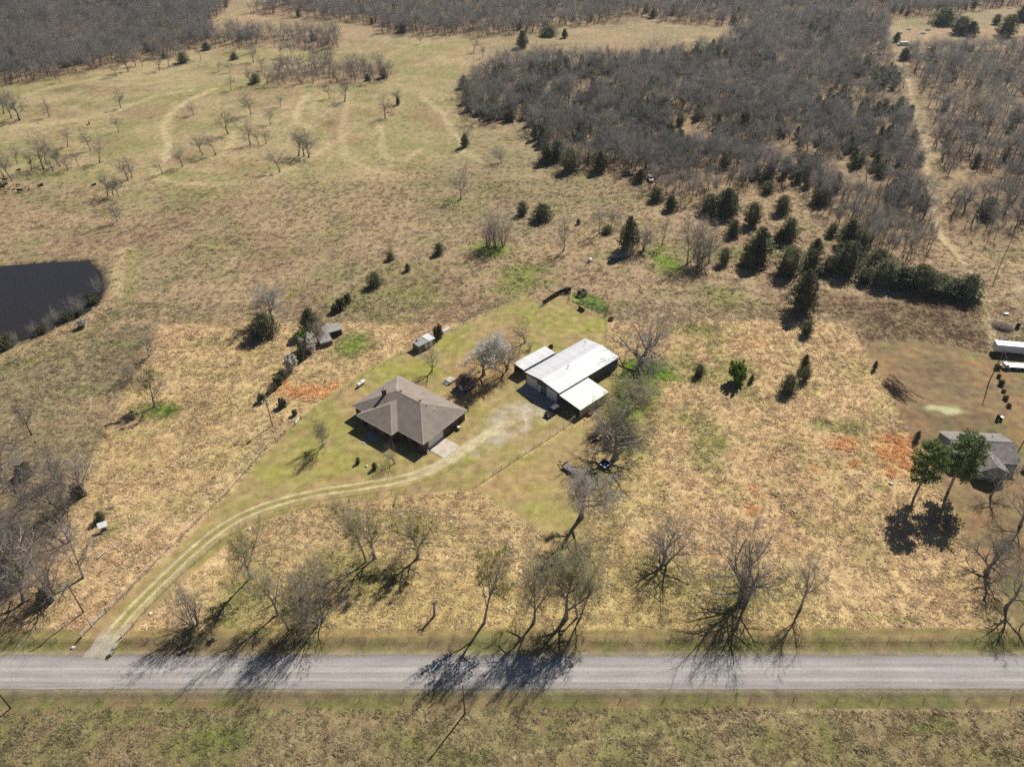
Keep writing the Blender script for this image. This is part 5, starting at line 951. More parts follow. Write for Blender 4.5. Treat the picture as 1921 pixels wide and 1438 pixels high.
# ---------------- brick house
def brick_house():
    h = thing('brick_house', 'low brown brick house with a broad taupe hip roof and white garage door', 'house', (-25.7, 142.78, 0), math.radians(-37.41))
    ze, rz = 3.2, 6.7
    part('wall', MB().prism([(-11.66,-7.58),(-7.89,-7.58),(-7.89,-9.7),(3.4,-9.7),(3.4,-7.58),(11.66,-7.58),(11.66,7.58),(-11.66,7.58)], 0, 3.07), 'brick_brown', h)
    e = lambda x, y: (x, y, ze); X, Y, bx0, bx1, by = 12.16, 8.08, -8.39, 3.9, -10.2
    bc = (bx0+bx1)/2; hw = (bx1-bx0)/2; pz = ze+hw*(rz-ze)/Y; r1, r2 = (-4.08, 0, rz), (4.08, 0, rz); bp, bj = (bc, by+hw, pz), (bc, -Y+hw, pz)
    slopes = [[e(X,Y), e(-X,Y), r1, r2], [e(-X,Y), e(-X,-Y), r1], [e(X,-Y), e(X,Y), r2], [e(-X,-Y), e(bx0,-Y), bj, e(bx1,-Y), e(X,-Y), r2, r1], [e(bx0,-Y), e(bx0,by), bp, bj], [e(bx0,by), e(bx1,by), bp], [e(bx1,by), e(bx1,-Y), bj, bp]]
    m = MB()
    for s in slopes: m.poly3(s)
    m.poly3([(x, y, ze-.02) for x, y in ((-X,-Y),(-X,Y),(X,Y),(X,-Y),(bx1,-Y),(bx1,by),(bx0,by),(bx0,-Y))])
    rf_ = part('roof', m, 'shingle_taupe', h)
    ring = [(-X,-Y),(bx0,-Y),(bx0,by),(bx1,by),(bx1,-Y),(X,-Y),(X,Y),(-X,Y)]; m = MB()
    for i in range(8):
        (x0, y0), (x1, y1) = ring[i], ring[(i+1) % 8]; dx, dy = x1-x0, y1-y0; l = math.hypot(dx, dy); nx_, ny_ = dy/l*.03, -dx/l*.03
        m.prism([(x0, y0), (x0+nx_, y0+ny_), (x1+nx_, y1+ny_), (x1, y1)][::-1] if False else [(x0+nx_, y0+ny_), (x1+nx_, y1+ny_), (x1, y1), (x0, y0)], ze-.2, ze-.005)
    part('fascia', m, 'white_paint', rf_)
    for a, b in ((r1, r2), (r1, e(-X,Y)), (r1, e(-X,-Y)), (r2, e(X,Y)), (r2, e(X,-Y)), (bp, e(bx0,by)), (bp, e(bx1,by)), (bp, bj)):
        a = Vector(a)+Vector((0, 0, .02)); b = Vector(b)+Vector((0, 0, .02)); d = (b-a).normalized(); s = d.cross(Vector((0, 0, 1))).normalized()*.17
        part('ridge_cap', MB().add([a+s-Vector((0,0,.05)), b+s-Vector((0,0,.05)), b+Vector((0,0,.03)), a+Vector((0,0,.03)), a-s-Vector((0,0,.05)), b-s-Vector((0,0,.05))], [(0,1,2,3),(3,2,5,4)]), 'shingle_ridge', rf_)
    ch = part('chimney', MB().box(-.4,.4,-.4,.4,5.1,7.4), 'red_brick_chimney', h, loc=(-6.3,-2.2,0)); part('chimney_cap', MB().box(-.47,.47,-.47,.47,7.4,7.53), 'concrete_grey', ch); part('flue', MB().lathe([(.14,7.53),(.14,7.8)],8), 'dark_steel', ch)
    for x, y, z in ((-5.4,1.2,6.15),(-4.9,.6,6.4),(5.4,.9,6.1),(2.6,2.4,5.66),(7.5,1.5,5.2)): part('vent_pipe', MB().lathe([(.07,z-.3),(.07,z+.45),(.12,z+.46),(.12,z+.52)],8,(x,y)), 'white_paint', h)
    for x, y in ((-3.2,.35),(3.4,.35)): part('roof_vent', MB().box(x-.3,x+.3,y-.05,y+.4,rz-.25,rz+.12), 'rust', h)
    sect_door(h, 'garage_door', 11.66, -3.3, 5.0, 2.3, '+x', 'white_paint')
    for x, w_ in ((-5.9,1.6),(1.6,1.4)): window(h, x, -9.7, .9, w_, 1.2, '-y', 'dark_timber', panes=(2, 1))
    for x, w_ in ((5.6,1.2),(8.8,1.6)): window(h, x, -7.58, .9, w_, 1.2, '-y', 'dark_timber', panes=(2, 1))
    window(h, -9.8, -7.58, .9, 1.2, 1.2, '-y', 'dark_timber'); entry_door(h, -2.2, -9.7, '-y', 'dark_timber'); window(h, 11.66, 2.2, 1.1, 1.0, 1.0, '+x', 'dark_timber'); entry_door(h, 11.66, 5.6, '+x', 'dark_timber')
    part('porch_slab', MB().box(-4.2,-.4,-11.6,-9.72,-.05,.1), 'concrete_grey', h); part('front_walk', MB().box(-2.9,-1.7,-14.2,-11.62,-.05,.07), 'concrete_grey', h)
    for y in (-5.9, -.7): part('wall_lamp', MB().box(11.66,11.8,y-.07,y+.07,1.9,2.15), 'dark_steel', h)
    dr_ = tag(link('driveway_slab', MB().box(11.75,16.95,-6.2,-.6,-.05,.09).mesh('driveway_slab','concrete'), None, (-25.7,142.78,0), math.radians(-37.41)), 'pale stained concrete pad outside the garage door', 'slab')
    return h
brick_house()
def HL(x, y, z=0):   # house-local to world
    a = math.radians(-37.41); return (-25.7+x*math.cos(a)-y*math.sin(a), 142.78+x*math.sin(a)+y*math.cos(a), z)
ac = thing('air_conditioner', 'round grey air conditioner unit against the brick house wall', 'air conditioner', HL(12.7,3.9), .2)
part('casing', MB().lathe([(.42,-.02),(.45,.05),(.45,.8),(.40,.86)],14), 'galvanised', ac); part('fan_grille', MB().lathe([(.36,.861),(.36,.9),(.1,.93)],12), 'white_paint', ac); part('base_pad', MB().box(-.6,.6,-.6,.6,-.08,-.021), 'concrete_grey', ac)
pl = thing('planter', 'white urn planter at the garage corner of the house', 'planter', HL(12.35,-7.1)); part('pot', MB().lathe([(.2,-.02),(.16,.12),(.3,.55),(.34,.6),(.28,.6)],12), 'white_paint', pl); part('plant', MB().lathe([(.25,.6),(.3,.8),(.1,1.0)],7), 'shrub_olive', pl)
pl = thing('planter', 'round grey pot on the lawn at the front house corner', 'planter', HL(11.6,-9.3)); part('pot', MB().lathe([(.22,-.02),(.3,.4),(.34,.45),(.28,.45)],12), 'concrete_grey', pl); part('soil', MB().lathe([(.27,.38),(.1,.42)],10), 'dark_timber', pl)
# ---------------- metal workshop
SA = math.radians(-46.8); SO = (3.52, 157.29)
def SL(x, y, z=0): return (SO[0]+x*math.cos(SA)-y*math.sin(SA), SO[1]+x*math.sin(SA)+y*math.cos(SA), z)
def workshop():
    s = thing('workshop', 'long metal workshop with bright white ribbed roof and two white overhead doors', 'workshop', (*SO, 0), SA)
    W, L, ze, zr = 12.5, 23.6, 3.7, 4.4
    m = MB(); g = [(.12,.12,0),(W-.12,.12,0),(W-.12,.12,ze-.06),(W/2,.12,zr-.06),(.12,.12,ze-.06)]; m.add(g+[(x, L-.12, z) for x, _, z in g], [(0,1,2,3,4),(9,8,7,6,5),(1,6,7,2),(5,0,4,9),(0,5,6,1),(2,7,8,3),(3,8,9,4)]); part('wall', m, 'grey_green_metal', s)
    for k in range(13): x = .12+k*1.02; part('wall_rib', MB().box(x-.03,x+.03,.07,.118,0,ze-.1), 'grey_green_metal', s)
    for k in range(24): y = .3+k*1.0; part('wall_rib', MB().box(W-.118,W-.07,y-.03,y+.03,0,ze-.1), 'grey_green_metal', s)
    roof_panels(s, (-.15, L+.1, ze-.02), (0, -(L+.2), 0), (W/2+.15, 0, zr-ze+.02), 24, 'white_metal_roof', ribn=3)
    roof_panels(s, (W+.15, -.1, ze-.02), (0, L+.2, 0), (-W/2-.15, 0, zr-ze+.02), 24, 'white_metal_roof', ribn=3)
    part('ridge_cap', MB().add([(W/2-.3,-.12,zr+.02),(W/2,-.12,zr+.075),(W/2+.3,-.12,zr+.02),(W/2-.3,L+.12,zr+.02),(W/2,L+.12,zr+.075),(W/2+.3,L+.12,zr+.02)], [(0,1,4,3),(1,2,5,4)]), 'white_metal_roof', s)
    part('gable_trim', MB().add([(-.16,-.14,ze-.2),(W/2,-.14,zr-.18),(W+.16,-.14,ze-.2),(W+.16,-.14,ze-.04),(W/2,-.14,zr-.02),(-.16,-.14,ze-.04)], [(0,1,4,5),(1,2,3,4)]), 'grey_green_metal', s)
    sect_door(s, 'overhead_door', 2.5, .12, 3.7, 3.0, '-y', 'white_paint', 5); sect_door(s, 'overhead_door', 9.85, .12, 3.5, 3.0, '-y', 'white_paint', 5); entry_door(s, 5.3, .12, '-y', 'white_paint')
    window(s, 6.9, .12, 1.3, .8, .9, '-y'); part('downspout', MB().box(W-.05,W+.07,10.9,11.02,0,ze-.1), 'white_paint', s); part('flue_pipe', MB().lathe([(.09,4.2),(.09,5.0),(.16,5.02),(.16,5.12)],8,(6.9,9.2)), 'dark_steel', s)
    part('roof_antenna', MB().tube((2.2,21,3.9),(2.2,21,4.9),.03).tube((1.8,21,4.85),(2.9,21.2,4.85),.03).tube((2.3,20.6,4.8),(2.3,21.5,4.8),.025), 'dark_steel', s)
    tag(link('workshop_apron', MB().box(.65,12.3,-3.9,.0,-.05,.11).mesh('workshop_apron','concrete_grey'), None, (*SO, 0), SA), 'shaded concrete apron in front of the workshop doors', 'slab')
    c = thing('carport', 'cream roofed lean-to carport with a tan metal side wall', 'carport', (*SO, 0), SA)
    roof_panels(c, (20.1,-.15,2.6), (0,11.0,0), (-7.45,0,.62), 11, 'cream_metal_roof', ribn=3)
    part('side_wall', MB().box(19.8,19.9,0,10.7,0,2.55), 'tan_metal', c)
    for k in range(11): part('wall_rib', MB().box(19.901,19.94,k*1.0+.3,k*1.0+.36,0,2.5), 'tan_metal', c)
    for x, y, z in ((12.85,.1,3.12),(16.1,.1,2.86),(19.7,.1,2.56),(12.85,10.6,3.12),(16.1,10.6,2.86)): part('post', MB().box(x-.07,x+.07,y-.07,y+.07,-.1,z), 'grey_timber', c)
    part('beam', MB().prism([(12.75,.02),(19.75,.02),(19.75,.14),(12.75,.14)], 2.4, 2.6, [2.56,2.56,2.56,2.56]), 'grey_timber', c); part('fascia', MB().box(19.95,20.13,-.2,10.85,2.42,2.56), 'tan_metal', c)
    o = thing('open_shed', 'narrow open shed with a white metal roof beside the workshop', 'shed', (*SO, 0), SA)
    roof_panels(o, (-1.75,1.2,2.75), (0,12.2,0), (-4.1,0,.25), 12, 'white_metal_roof', ribn=3)
    for x, y in ((-5.6,1.4),(-2.0,1.4),(-5.6,7.2),(-2.0,7.2),(-5.6,13.1),(-2.0,13.1)): part('post', MB().box(x-.07,x+.07,y-.07,y+.07,-.1,2.95 if x < -4 else 2.72), 'grey_timber', o)
    part('back_wall', MB().box(-5.78,-5.7,1.4,13.2,0,2.9), 'dark_timber', o); part('end_wall', MB().box(-5.7,-1.9,13.1,13.18,0,2.7), 'dark_timber', o); part('fascia', MB().box(-1.84,-1.76,1.15,13.45,2.55,2.73), 'rail_timber', o)
    bx_ = tag(link('lumber_stack', MB().box(-5.2,-3.0,4,9,-.02,.3).box(-5.0,-3.3,4.3,8.6,.31,.6).mesh('lumber_stack','rust'), None, (*SO, 0), SA), 'brown lumber stacked under the open shed', 'lumber')
workshop()
st = thing('stock_tank', 'oval galvanised stock tank leaning under the carport', 'tank', SL(18.1,-.6,.0), SA+.3)
m = MB(); m.loft([[(.95*k*math.cos(t*.3927), .55*k*math.sin(t*.3927), z) for t in range(16)] for k, z in ((.94,0),(1,.05),(1,.6),(.93,.6),(.9,.1))]); part('tank_wall', m, 'galvanised', st); part('water', MB().prism([(.85*math.cos(t*.3927), .48*math.sin(t*.3927)) for t in range(16)], .4, .45), 'blue_siding', st)
rb = thing('rusty_barrel', 'rusty brown drum beside the carport wall', 'barrel', SL(21.0,2.7), .6)
part('drum', MB().loft([[(x, .42*math.cos(t*.5236), .42+.42*math.sin(t*.5236)) for t in range(12)] for x in (-.6,-.58,0,.02,.58,.6)]), 'rust', rb); part('rim', MB().loft([[(x, .45*math.cos(t*.5236), .42+.45*math.sin(t*.5236)) for t in range(12)] for x in (.1,.16)]), 'rust', rb)
rf2 = thing('rusty_feeder', 'rust-coloured A-frame feeder behind the open shed', 'feeder', G(1033,653), .5); part('panel', MB().add([(-.6,-.5,0),(.6,-.5,0),(.6,0,1.3),(-.6,0,1.3)],[(0,1,2,3)]).add([(-.6,.5,0),(.6,.5,0),(.6,.01,1.3),(-.6,.01,1.3)],[(3,2,1,0)]), 'rust', rf2); part('end_panel', MB().add([(.6,-.5,0),(.6,.5,0),(.6,0,1.3)],[(0,1,2)]), 'rust', rf2)
# ---------------- vehicles
def car(name, label, loc, rot, body, L=4.5, Wd=1.85, H=1.75, roofmat=None, box=True, cat='car', rack=False):
    o = thing(name, label, cat, loc, rot); hw = Wd/2
    prof = [(-L/2,.45),(-L/2,.95),(-L/2+.15,1.02),(L/2-1.15,1.05),(L/2-.12,.92),(L/2,.75),(L/2,.42)]
    part('body', MB().loft([[(x, y*hw*(1 if abs(y) < 1 else .97), z) for x, z in prof] for y in (-1,-.9,.9,1)]), body, o)
    c0, c1 = (-L/2+.12, L/2-1.5); cab = [(c0, 1.03), (c0+.12, H-.05), (c0+.3, H), (c1-.6, H), (c1, 1.04)]
    part('cabin', MB().loft([[(x, hw*(.94 if z < 1.1 else .80)*s, z) for x, z in cab] for s in (-1, 1)]), roofmat or body, o)
    part('windscreen', MB().add([(c1-.02,-hw*.86,1.1),(c1-.02,hw*.86,1.1),(c1-.53,hw*.74,H-.08),(c1-.53,-hw*.74,H-.08)],[(0,1,2,3)]).add([(c1+.04,-hw*.86,1.09),(c1+.04,hw*.86,1.09),(c1-.5,hw*.74,H-.04),(c1-.5,-hw*.74,H-.04)],[(0,1,2,3)]), 'window_glass', o)
    for s in (-1, 1):
        for a, b in ((c0+.25, (c0+c1)/2-.25), ((c0+c1)/2-.15, c1-.55)):
            part('side_window', MB().add([(a, s*hw*.93, 1.12),(b+.2, s*hw*.93, 1.12),(b, s*hw*.835, H-.14),(a+.05, s*hw*.835, H-.14)],[(0,1,2,3) if s < 0 else (3,2,1,0)]), 'window_glass', o)
        part('headlight', MB().cbox((L/2-.01, s*hw*.72, .78), (.08, .32, .16)), 'white_paint', o)
        for x in (-L/2+.85, L/2-.85):
            wl = part('wheel', MB().loft([[(.36*math.cos(t*.449), y, .36*math.sin(t*.449)) for t in range(14)] for y in (-.11, .11)]), 'black_rubber', o, loc=(x, s*(hw-.1), .36)); part('rim', MB().loft([[(.2*math.cos(t*.785), y, .2*math.sin(t*.785)) for t in range(8)] for y in (-.115, .115)]), 'galvanised', wl)
    part('bumper', MB().cbox((L/2+.05, 0, .5), (.14, Wd*.95, .2)), 'dark_steel' if rack else body, o)
    if rack:
        for y in (-.6, .6): part('roof_rack', MB().box(c0+.3, c1-.7, y-.03, y+.03, H+.02, H+.08), 'dark_steel', o)
    return o
def dirpx(a, b): p, q = P(*a), P(*b); return math.atan2(q[1]-p[1], q[0]-p[0])
car('parked_suv', 'black boxy sport utility vehicle parked at the apron of the workshop', SL(14.0,-3.9), dirpx((1047.7,767),(1032,777.5)), 'black_paint', roofmat='dark_steel', rack=True)
car('parked_car', 'white car parked beside the neighbouring house', (120.6,123.6,0), .3, 'white_paint', H=1.5)
car('abandoned_pickup', 'abandoned white pickup at the foot of the wooded hill', G(1220,338), math.radians(-85), 'white_paint', L=5.2)
car('abandoned_car', 'dark wrecked car with white fenders half inside the wood', G(1179,329), math.radians(10), 'galvanised', roofmat='dark_steel')
# ---------------- small buildings
ph = thing('playhouse', 'small black playhouse with rusty brown metal roof and white trim', 'playhouse', (-12.48,152.93,0), math.radians(-43.0))
m = MB(); m.add([(-3.5,0,0),(0,0,0),(0,4.2,0),(-3.5,4.2,0),(-3.5,0,2.1),(0,0,2.1),(0,4.2,2.1),(-3.5,4.2,2.1),(-3.5,2.1,3.15),(0,2.1,3.15)],[(3,2,1,0),(0,1,5,4),(2,3,7,6),(1,2,6,9,5),(3,0,4,8,7),(4,5,9,8),(6,7,8,9)]); part('wall', m, 'dark_timber', ph)
roof_panels(ph, (-3.75,-.3,2.03), (4.0,0,0), (0,2.4,1.2), 5, 'rust_tin', ribn=3); roof_panels(ph, (.25,4.5,2.03), (-4.0,0,0), (0,-2.4,1.2), 5, 'rust_tin', ribn=3)
entry_door(ph, -1.5, 0, '-y', 'white_paint', .8, 1.8); window(ph, -2.7, 0, .9, .6, .8, '-y'); window(ph, -.5, 0, .9, .5, .8, '-y')
for y in (.8,2.1,3.4): window(ph, 0, y, .85, .8, .9, '+x', panes=(2,2))
part('gable_trim', MB().add([(.27,-.3,1.9),(.27,2.1,3.06),(.27,4.5,1.9),(.27,4.5,2.0),(.27,2.1,3.2),(.27,-.3,2.0)],[(0,1,4,5),(1,2,3,4)]), 'white_paint', ph); part('deck', MB().box(-3.4,.1,-1.3,-.02,-.02,.25), 'grey_timber', ph)
ce = thing('storm_cellar', 'low concrete storm cellar with sloping grey door by the playhouse', 'cellar', (-17.0,157.7,0), math.radians(-42))
part('vault', MB().add([(-1.2,-.6,0),(1.2,-.6,0),(1.2,1.7,0),(-1.2,1.7,0),(-1.1,-.5,.75),(1.1,-.5,.75),(1.0,1.5,.8),(-1.0,1.5,.8)],[(3,2,1,0),(4,5,6,7),(0,1,5,4),(1,2,6,5),(2,3,7,6),(3,0,4,7)]), 'concrete', ce)
part('cellar_door', MB().add([(-.9,-1.7,.1),(.9,-1.7,.1),(.9,-.62,.72),(-.9,-.62,.72),(-.9,-1.7,0),(.9,-1.7,0),(.9,-.62,0),(-.9,-.62,0)],[(0,1,2,3),(5,4,7,6),(4,5,1,0),(5,6,2,1),(7,4,0,3)]), 'weathered_tin', ce); part('vent_pipe', MB().lathe([(.08,.7),(.08,1.3),(.14,1.32),(.14,1.42)],8,(.5,.9)), 'galvanised', ce)
co = thing('chicken_coop', 'grey timber coop with one grey and one white roof section', 'coop', (-26.42,171.79,0), math.radians(44.5))
part('wall', MB().box(.05,5.7,.05,2.95,0,2.1), 'grey_timber', co)
roof_panels(co, (-.15,-.2,2.16), (3.7,0,0), (0,3.4,.15), 4, 'weathered_tin', ribn=3); roof_panels(co, (3.6,-.25,2.3), (2.35,0,0), (0,3.5,.15), 3, 'white_metal_roof', ribn=3)
part('roof_riser', MB().box(3.62,5.7,.06,2.94,2.101,2.28), 'grey_timber', co); part('roof_hatch', MB().box(1.0,1.5,2.2,2.7,2.25,2.5), 'dark_steel', co)
for x in (2.6,4.5): entry_door(co, x, .05, '-y', 'white_paint', .75, 1.75)
window(co, 1.1, .05, .9, .9, .7, '-y', 'grey_timber'); window(co, 3.55, .05, 1.0, .5, .6, '-y', 'white_paint')
for nm, lb, u, v, L, Wd in (('roof_sheet','long white metal sheet lying by the back lawn fence',831.5,621.5,5.4,1.0),('metal_sheet','small white metal sheet on the grass by the coop',824.5,631.6,1.3,.8)):
    p = G(u, v); o = thing(nm, lb, 'metal sheet', (p[0], p[1], .0), math.radians(52)); roof_panels(o, (-L/2,-Wd/2,.12), (L,0,0), (0,Wd,.03), 3 if L > 2 else 1, 'white_metal_roof', 'sheet'); part('bearer', MB().box(-L/2+.2,-L/2+.3,-Wd/2,Wd/2,-.02,.085).box(L/2-.3,L/2-.2,-Wd/2,Wd/2,-.02,.085), 'grey_timber', o)
ws = thing('weathered_shed', 'tumbledown shed with weathered grey tin roofs under the thicket', 'shed', (*G(621,640)[:2], 0), math.radians(30))
roof_panels(ws, (-1.0,1.5,2.0), (5.2,0,0), (0,3.2,.7), 5, 'weathered_tin', ribn=3); roof_panels(ws, (-3.6,-2.0,1.5), (3.6,0,0), (0,3.0,.9), 4, 'weathered_tin', ribn=3); part('wall', MB().box(-.8,4.0,1.8,4.4,-.05,1.9), 'dark_timber', ws); part('side_wall', MB().box(-3.4,-.1,-1.6,.9,-.05,1.45), 'grey_timber', ws)
for x, y, z in ((-.8,1.6,2.0),(4.1,1.6,2.0),(-3.4,-1.9,1.5),(-.2,-1.9,1.5)): part('post', MB().box(x-.07,x+.07,y-.07,y+.07,-.1,z), 'grey_timber', ws)
pt = thing('propane_tank', 'white propane tank on the lawn behind the brick house', 'tank', G(677.5,722), dirpx((672,725.5),(684,716)))
part('tank_shell', MB().loft([[(x, r*math.cos(t*.5236), .68+r*math.sin(t*.5236)) for t in range(12)] for x, r in ((-1.55,.06),(-1.5,.25),(-1.3,.42),(-1.1,.47),(1.1,.47),(1.3,.42),(1.5,.25),(1.55,.06))]), 'white_paint', pt, True); part('dome', MB().lathe([(.22,1.12),(.22,1.35),(.12,1.42)],10), 'white_paint', pt)
for x in (-.8,.8): part('leg', MB().box(x-.1,x+.1,-.32,.32,-.02,.32), 'concrete_grey', pt)
# ---------------- neighbouring house
def neighbour():
    a = math.radians(-4.3); o = thing('neighbour_house', 'grey roofed blue-grey sided house with a front cross gable', 'house', (103.0,134.3,0), a); zr, ze = 4.75, 2.75; W, D = 14.6, 10.4
    m = MB(); m.add([(.35,-D+.4,0),(W-.35,-D+.4,0),(W-.35,-.4,0),(.35,-.4,0),(.35,-D+.4,ze-.1),(W-.35,-D+.4,ze-.1),(W-.35,-.4,ze-.1),(.35,-.4,ze-.1),(.35,-D/2,zr-.15),(W-.35,-D/2,zr-.15)],[(3,2,1,0),(0,1,5,4),(2,3,7,6),(1,2,6,9,5),(3,0,4,8,7),(4,5,9,8),(6,7,8,9)]); part('wall', m, 'blue_siding', o)
    m = MB(); T = .12
    for s in (0, 1):
        y0, y1 = ((-D, -D/2), (0, -D/2))[s]; q = [(0,y0,ze),(W,y0,ze),(W,y1,zr),(0,y1,zr)]
        b = [(x, y, z-T) for x, y, z in q]; f = [(0,1,2,3),(7,6,5,4),(0,4,5,1),(1,5,6,2),(3,7,4,0)]
        m.add(q+b, f if s == 0 else [t[::-1] for t in f])
    r_ = part('roof', m, 'shingle_grey', o); part('ridge_cap', MB().add([(-.02,-D/2-.18,zr-.03),(W+.02,-D/2-.18,zr-.03),(W+.02,-D/2,zr+.05),(-.02,-D/2,zr+.05),(-.02,-D/2+.18,zr-.03),(W+.02,-D/2+.18,zr-.03)],[(0,1,2,3),(3,2,5,4)]), 'shingle_grey', r_)
    cx, hw, yf = 7.3, 3.3, -13.8; zc = 4.35; yb = -D/2-.9
    m = MB(); m.add([(cx-hw,yf,ze),(cx,yf,zc),(cx,yb,zc),(cx-hw,-D+.05,ze+.02),(cx+hw,yf,ze),(cx+hw,-D+.05,ze+.02),(cx-hw,yf,ze-.1),(cx,yf,zc-.1),(cx+hw,yf,ze-.1)],[(0,1,2,3),(1,4,5,2),(6,7,1,0),(7,8,4,1)]); part('cross_roof', m, 'shingle_grey', o)
    part('cross_wall', MB().add([(cx-hw+.3,yf+.35,0),(cx+hw-.3,yf+.35,0),(cx+hw-.3,yf+.35,ze-.1),(cx,yf+.35,zc-.2),(cx-hw+.3,yf+.35,ze-.1),(cx-hw+.3,-D+.42,0),(cx+hw-.3,-D+.42,0),(cx+hw-.3,-D+.42,ze-.1),(cx-hw+.3,-D+.42,ze-.1)],[(0,1,2,3,4),(1,6,7,2),(5,0,4,8)]), 'blue_siding', o)
    part('fascia', MB().box(-.03,W+.03,-D-.04,-D-.005,ze-.2,ze+.0), 'white_paint', o); part('fascia', MB().box(-.03,W+.03,.005,.04,ze-.2,ze), 'white_paint', o); part('skirting', MB().box(.32,.348,-D+.4,-.4,0,.45), 'white_paint', o); part('skirting', MB().box(.3,W-.3,-D+.37,-D+.398,0,.45), 'white_paint', o)
    part('gable_vent', MB().box(.3,.348,-D/2-.25,-D/2+.25,3.3,3.7), 'dark_steel', o); window(o, 11.9, -D+.4, .95, 1.4, 1.2, '-y', panes=(2,1)); window(o, 2.2, -D+.4, .95, 1.2, 1.2, '-y', panes=(2,1)); window(o, .35, -3.2, 1.0, 1.0, 1.1, '-x'); window(o, cx, yf+.35, .95, 1.6, 1.2, '-y', panes=(2,1)); entry_door(o, 10.6, -D+.4, '-y', 'white_paint')
    part('vent_pipe', MB().lathe([(.07,3.5),(.07,4.2),(.12,4.2),(.12,4.28)],8,(11.6,-1.9)), 'white_paint', o)
neighbour()
# ---------------- trailers on the neighbour's ground
def wheel(o, x, y, r=.38, w_=.24):
    wl = part('wheel', MB().loft([[(r*math.cos(t*.449), yy, r*math.sin(t*.449)) for t in range(14)] for yy in (-w_/2, w_/2)]), 'black_rubber', o, loc=(x, y, r)); part('rim', MB().loft([[(r*.55*math.cos(t*.785), yy, r*.55*math.sin(t*.785)) for t in range(8)] for yy in (-w_/2-.005, w_/2+.005)]), 'galvanised', wl)
ct = thing('box_trailer', 'long white enclosed trailer with double axle on the neighbour yard', 'trailer', (137.3,171.6,0), math.radians(-10))
part('box_body', MB().box(0,12,0,2.5,.55,2.75), 'white_paint', ct); part('roof_panel', MB().box(-.03,12.03,-.03,2.53,2.75,2.83), 'white_metal_roof', ct); part('chassis', MB().box(.2,12.6,.4,2.1,.35,.549), 'dark_steel', ct); part('roof_vent', MB().box(1.8,2.6,1.2,1.8,2.83,2.98), 'galvanised', ct); window(ct, 8.6, 0, 1.4, 1.2, .7, '-y', 'dark_steel'); window(ct, 11.0, 0, 1.4, 1.0, .7, '-y', 'dark_steel'); entry_door(ct, 6.6, 0, '-y', 'white_paint', .8, 1.8).location.z = .6
for x in (3.0,3.95): wheel(ct, x, .05); wheel(ct, x, 2.45)
ft = thing('flat_trailer', 'white decked flat trailer parked below the enclosed trailer', 'trailer', (135.6,163.8,0), math.radians(-7))
part('deck', MB().box(1.3,11,0,2.2,.75,.88), 'white_metal_roof', ft); part('chassis', MB().box(.6,10.8,.3,1.9,.5,.749), 'dark_steel', ft); part('tongue', MB().tube((1.3,.4,.6),(-.6,1.1,.55),.06).tube((1.3,1.8,.6),(-.6,1.1,.55),.06), 'galvanised', ft); part('tool_box', MB().box(.5,1.25,.3,1.9,.751,1.25), 'galvanised', ft); part('head_rail', MB().box(1.3,1.38,0,2.2,.881,1.3), 'galvanised', ft)
for x in (3.6,4.5,5.4): wheel(ft, x, .1, .34); wheel(ft, x, 2.1, .34)
for (u, v), lb in zip(((1870.9,786),(1877.6,787)), ('taller black wheeled bin on the neighbour yard','shorter dark bin with a pale lid on the neighbour yard')):
    b = thing('waste_bin', lb, 'bin', G(u, v), .5); hh = 1.35 if 'taller' in lb else .95
    part('bin_body', MB().loft([[(-.3*k,-.3*k,z),(.3*k,-.3*k,z),(.3*k,.35*k,z),(-.3*k,.35*k,z)] for k, z in ((.8,0),(1,hh))]), 'black_rubber', b); part('lid', MB().box(-.33,.33,-.33,.4,hh+.005,hh+.09), 'black_rubber' if 'taller' in lb else 'galvanised', b)
# ---------------- utility trailer, implements, tub by the bare trees
tl = thing('utility_trailer', 'grey decked utility trailer with dark drawbar under the pale tree', 'trailer', G(1048.8,868), dirpx((1048.8,868),(1066,879)))
part('drawbar', MB().tube((0,0,.5),(1.7,-.8,.5),.07).tube((0,0,.5),(1.7,.8,.5),.07), 'dark_steel', tl); part('coupler', MB().tube((-.25,0,.5),(.1,0,.5),.11), 'dark_steel', tl); part('jack', MB().tube((.35,0,0),(.35,0,1.0),.05), 'dark_steel', tl); part('chassis', MB().box(1.6,5.8,-.95,.95,.42,.58), 'dark_steel', tl)
for k in range(8): part('deck_board', MB().box(1.65,5.8,-1.0+k*.25+.01,-1.0+k*.25+.24,.581,.64), 'grey_timber', tl)
part('head_board', MB().box(1.6,1.66,-1.05,1.05,.5,1.0), 'dark_steel', tl); wheel(tl, 3.9, -1.15, .34); wheel(tl, 3.9, 1.15, .34)
im = thing('disc_harrow', 'old red disc harrow with a pale seat under the spreading tree', 'implement', G(1116,822), .5)
part('frame', MB().box(-1.5,1.5,-.9,-.75,.55,.68).box(-1.5,1.5,.5,.65,.55,.68).box(-.1,.1,-1.6,.65,.681,.78).box(-1.2,-1.08,-.9,.6,.5,.62).box(1.08,1.2,-.9,.6,.5,.62), 'red_paint', im)
for k in range(9):
    for y in (-.83,.58): part('disc', MB().loft([[(x, .38*q*math.cos(t*.628), .36+.38*q*math.sin(t*.628)) for t in range(10)] for x, q in ((-.03,.3),(0,1),(.02,1),(-.01,.3))]), 'rust', im, loc=(-1.3+k*.325, y, 0))
part('seat', MB().lathe([(.05,.0),(.22,.04),(.25,.1)],10,(0,-1.3)), 'white_paint', im, loc=(0,0,.95)); part('seat_post', MB().tube((0,-1.3,.7),(0,-1.3,.97),.04), 'dark_steel', im)
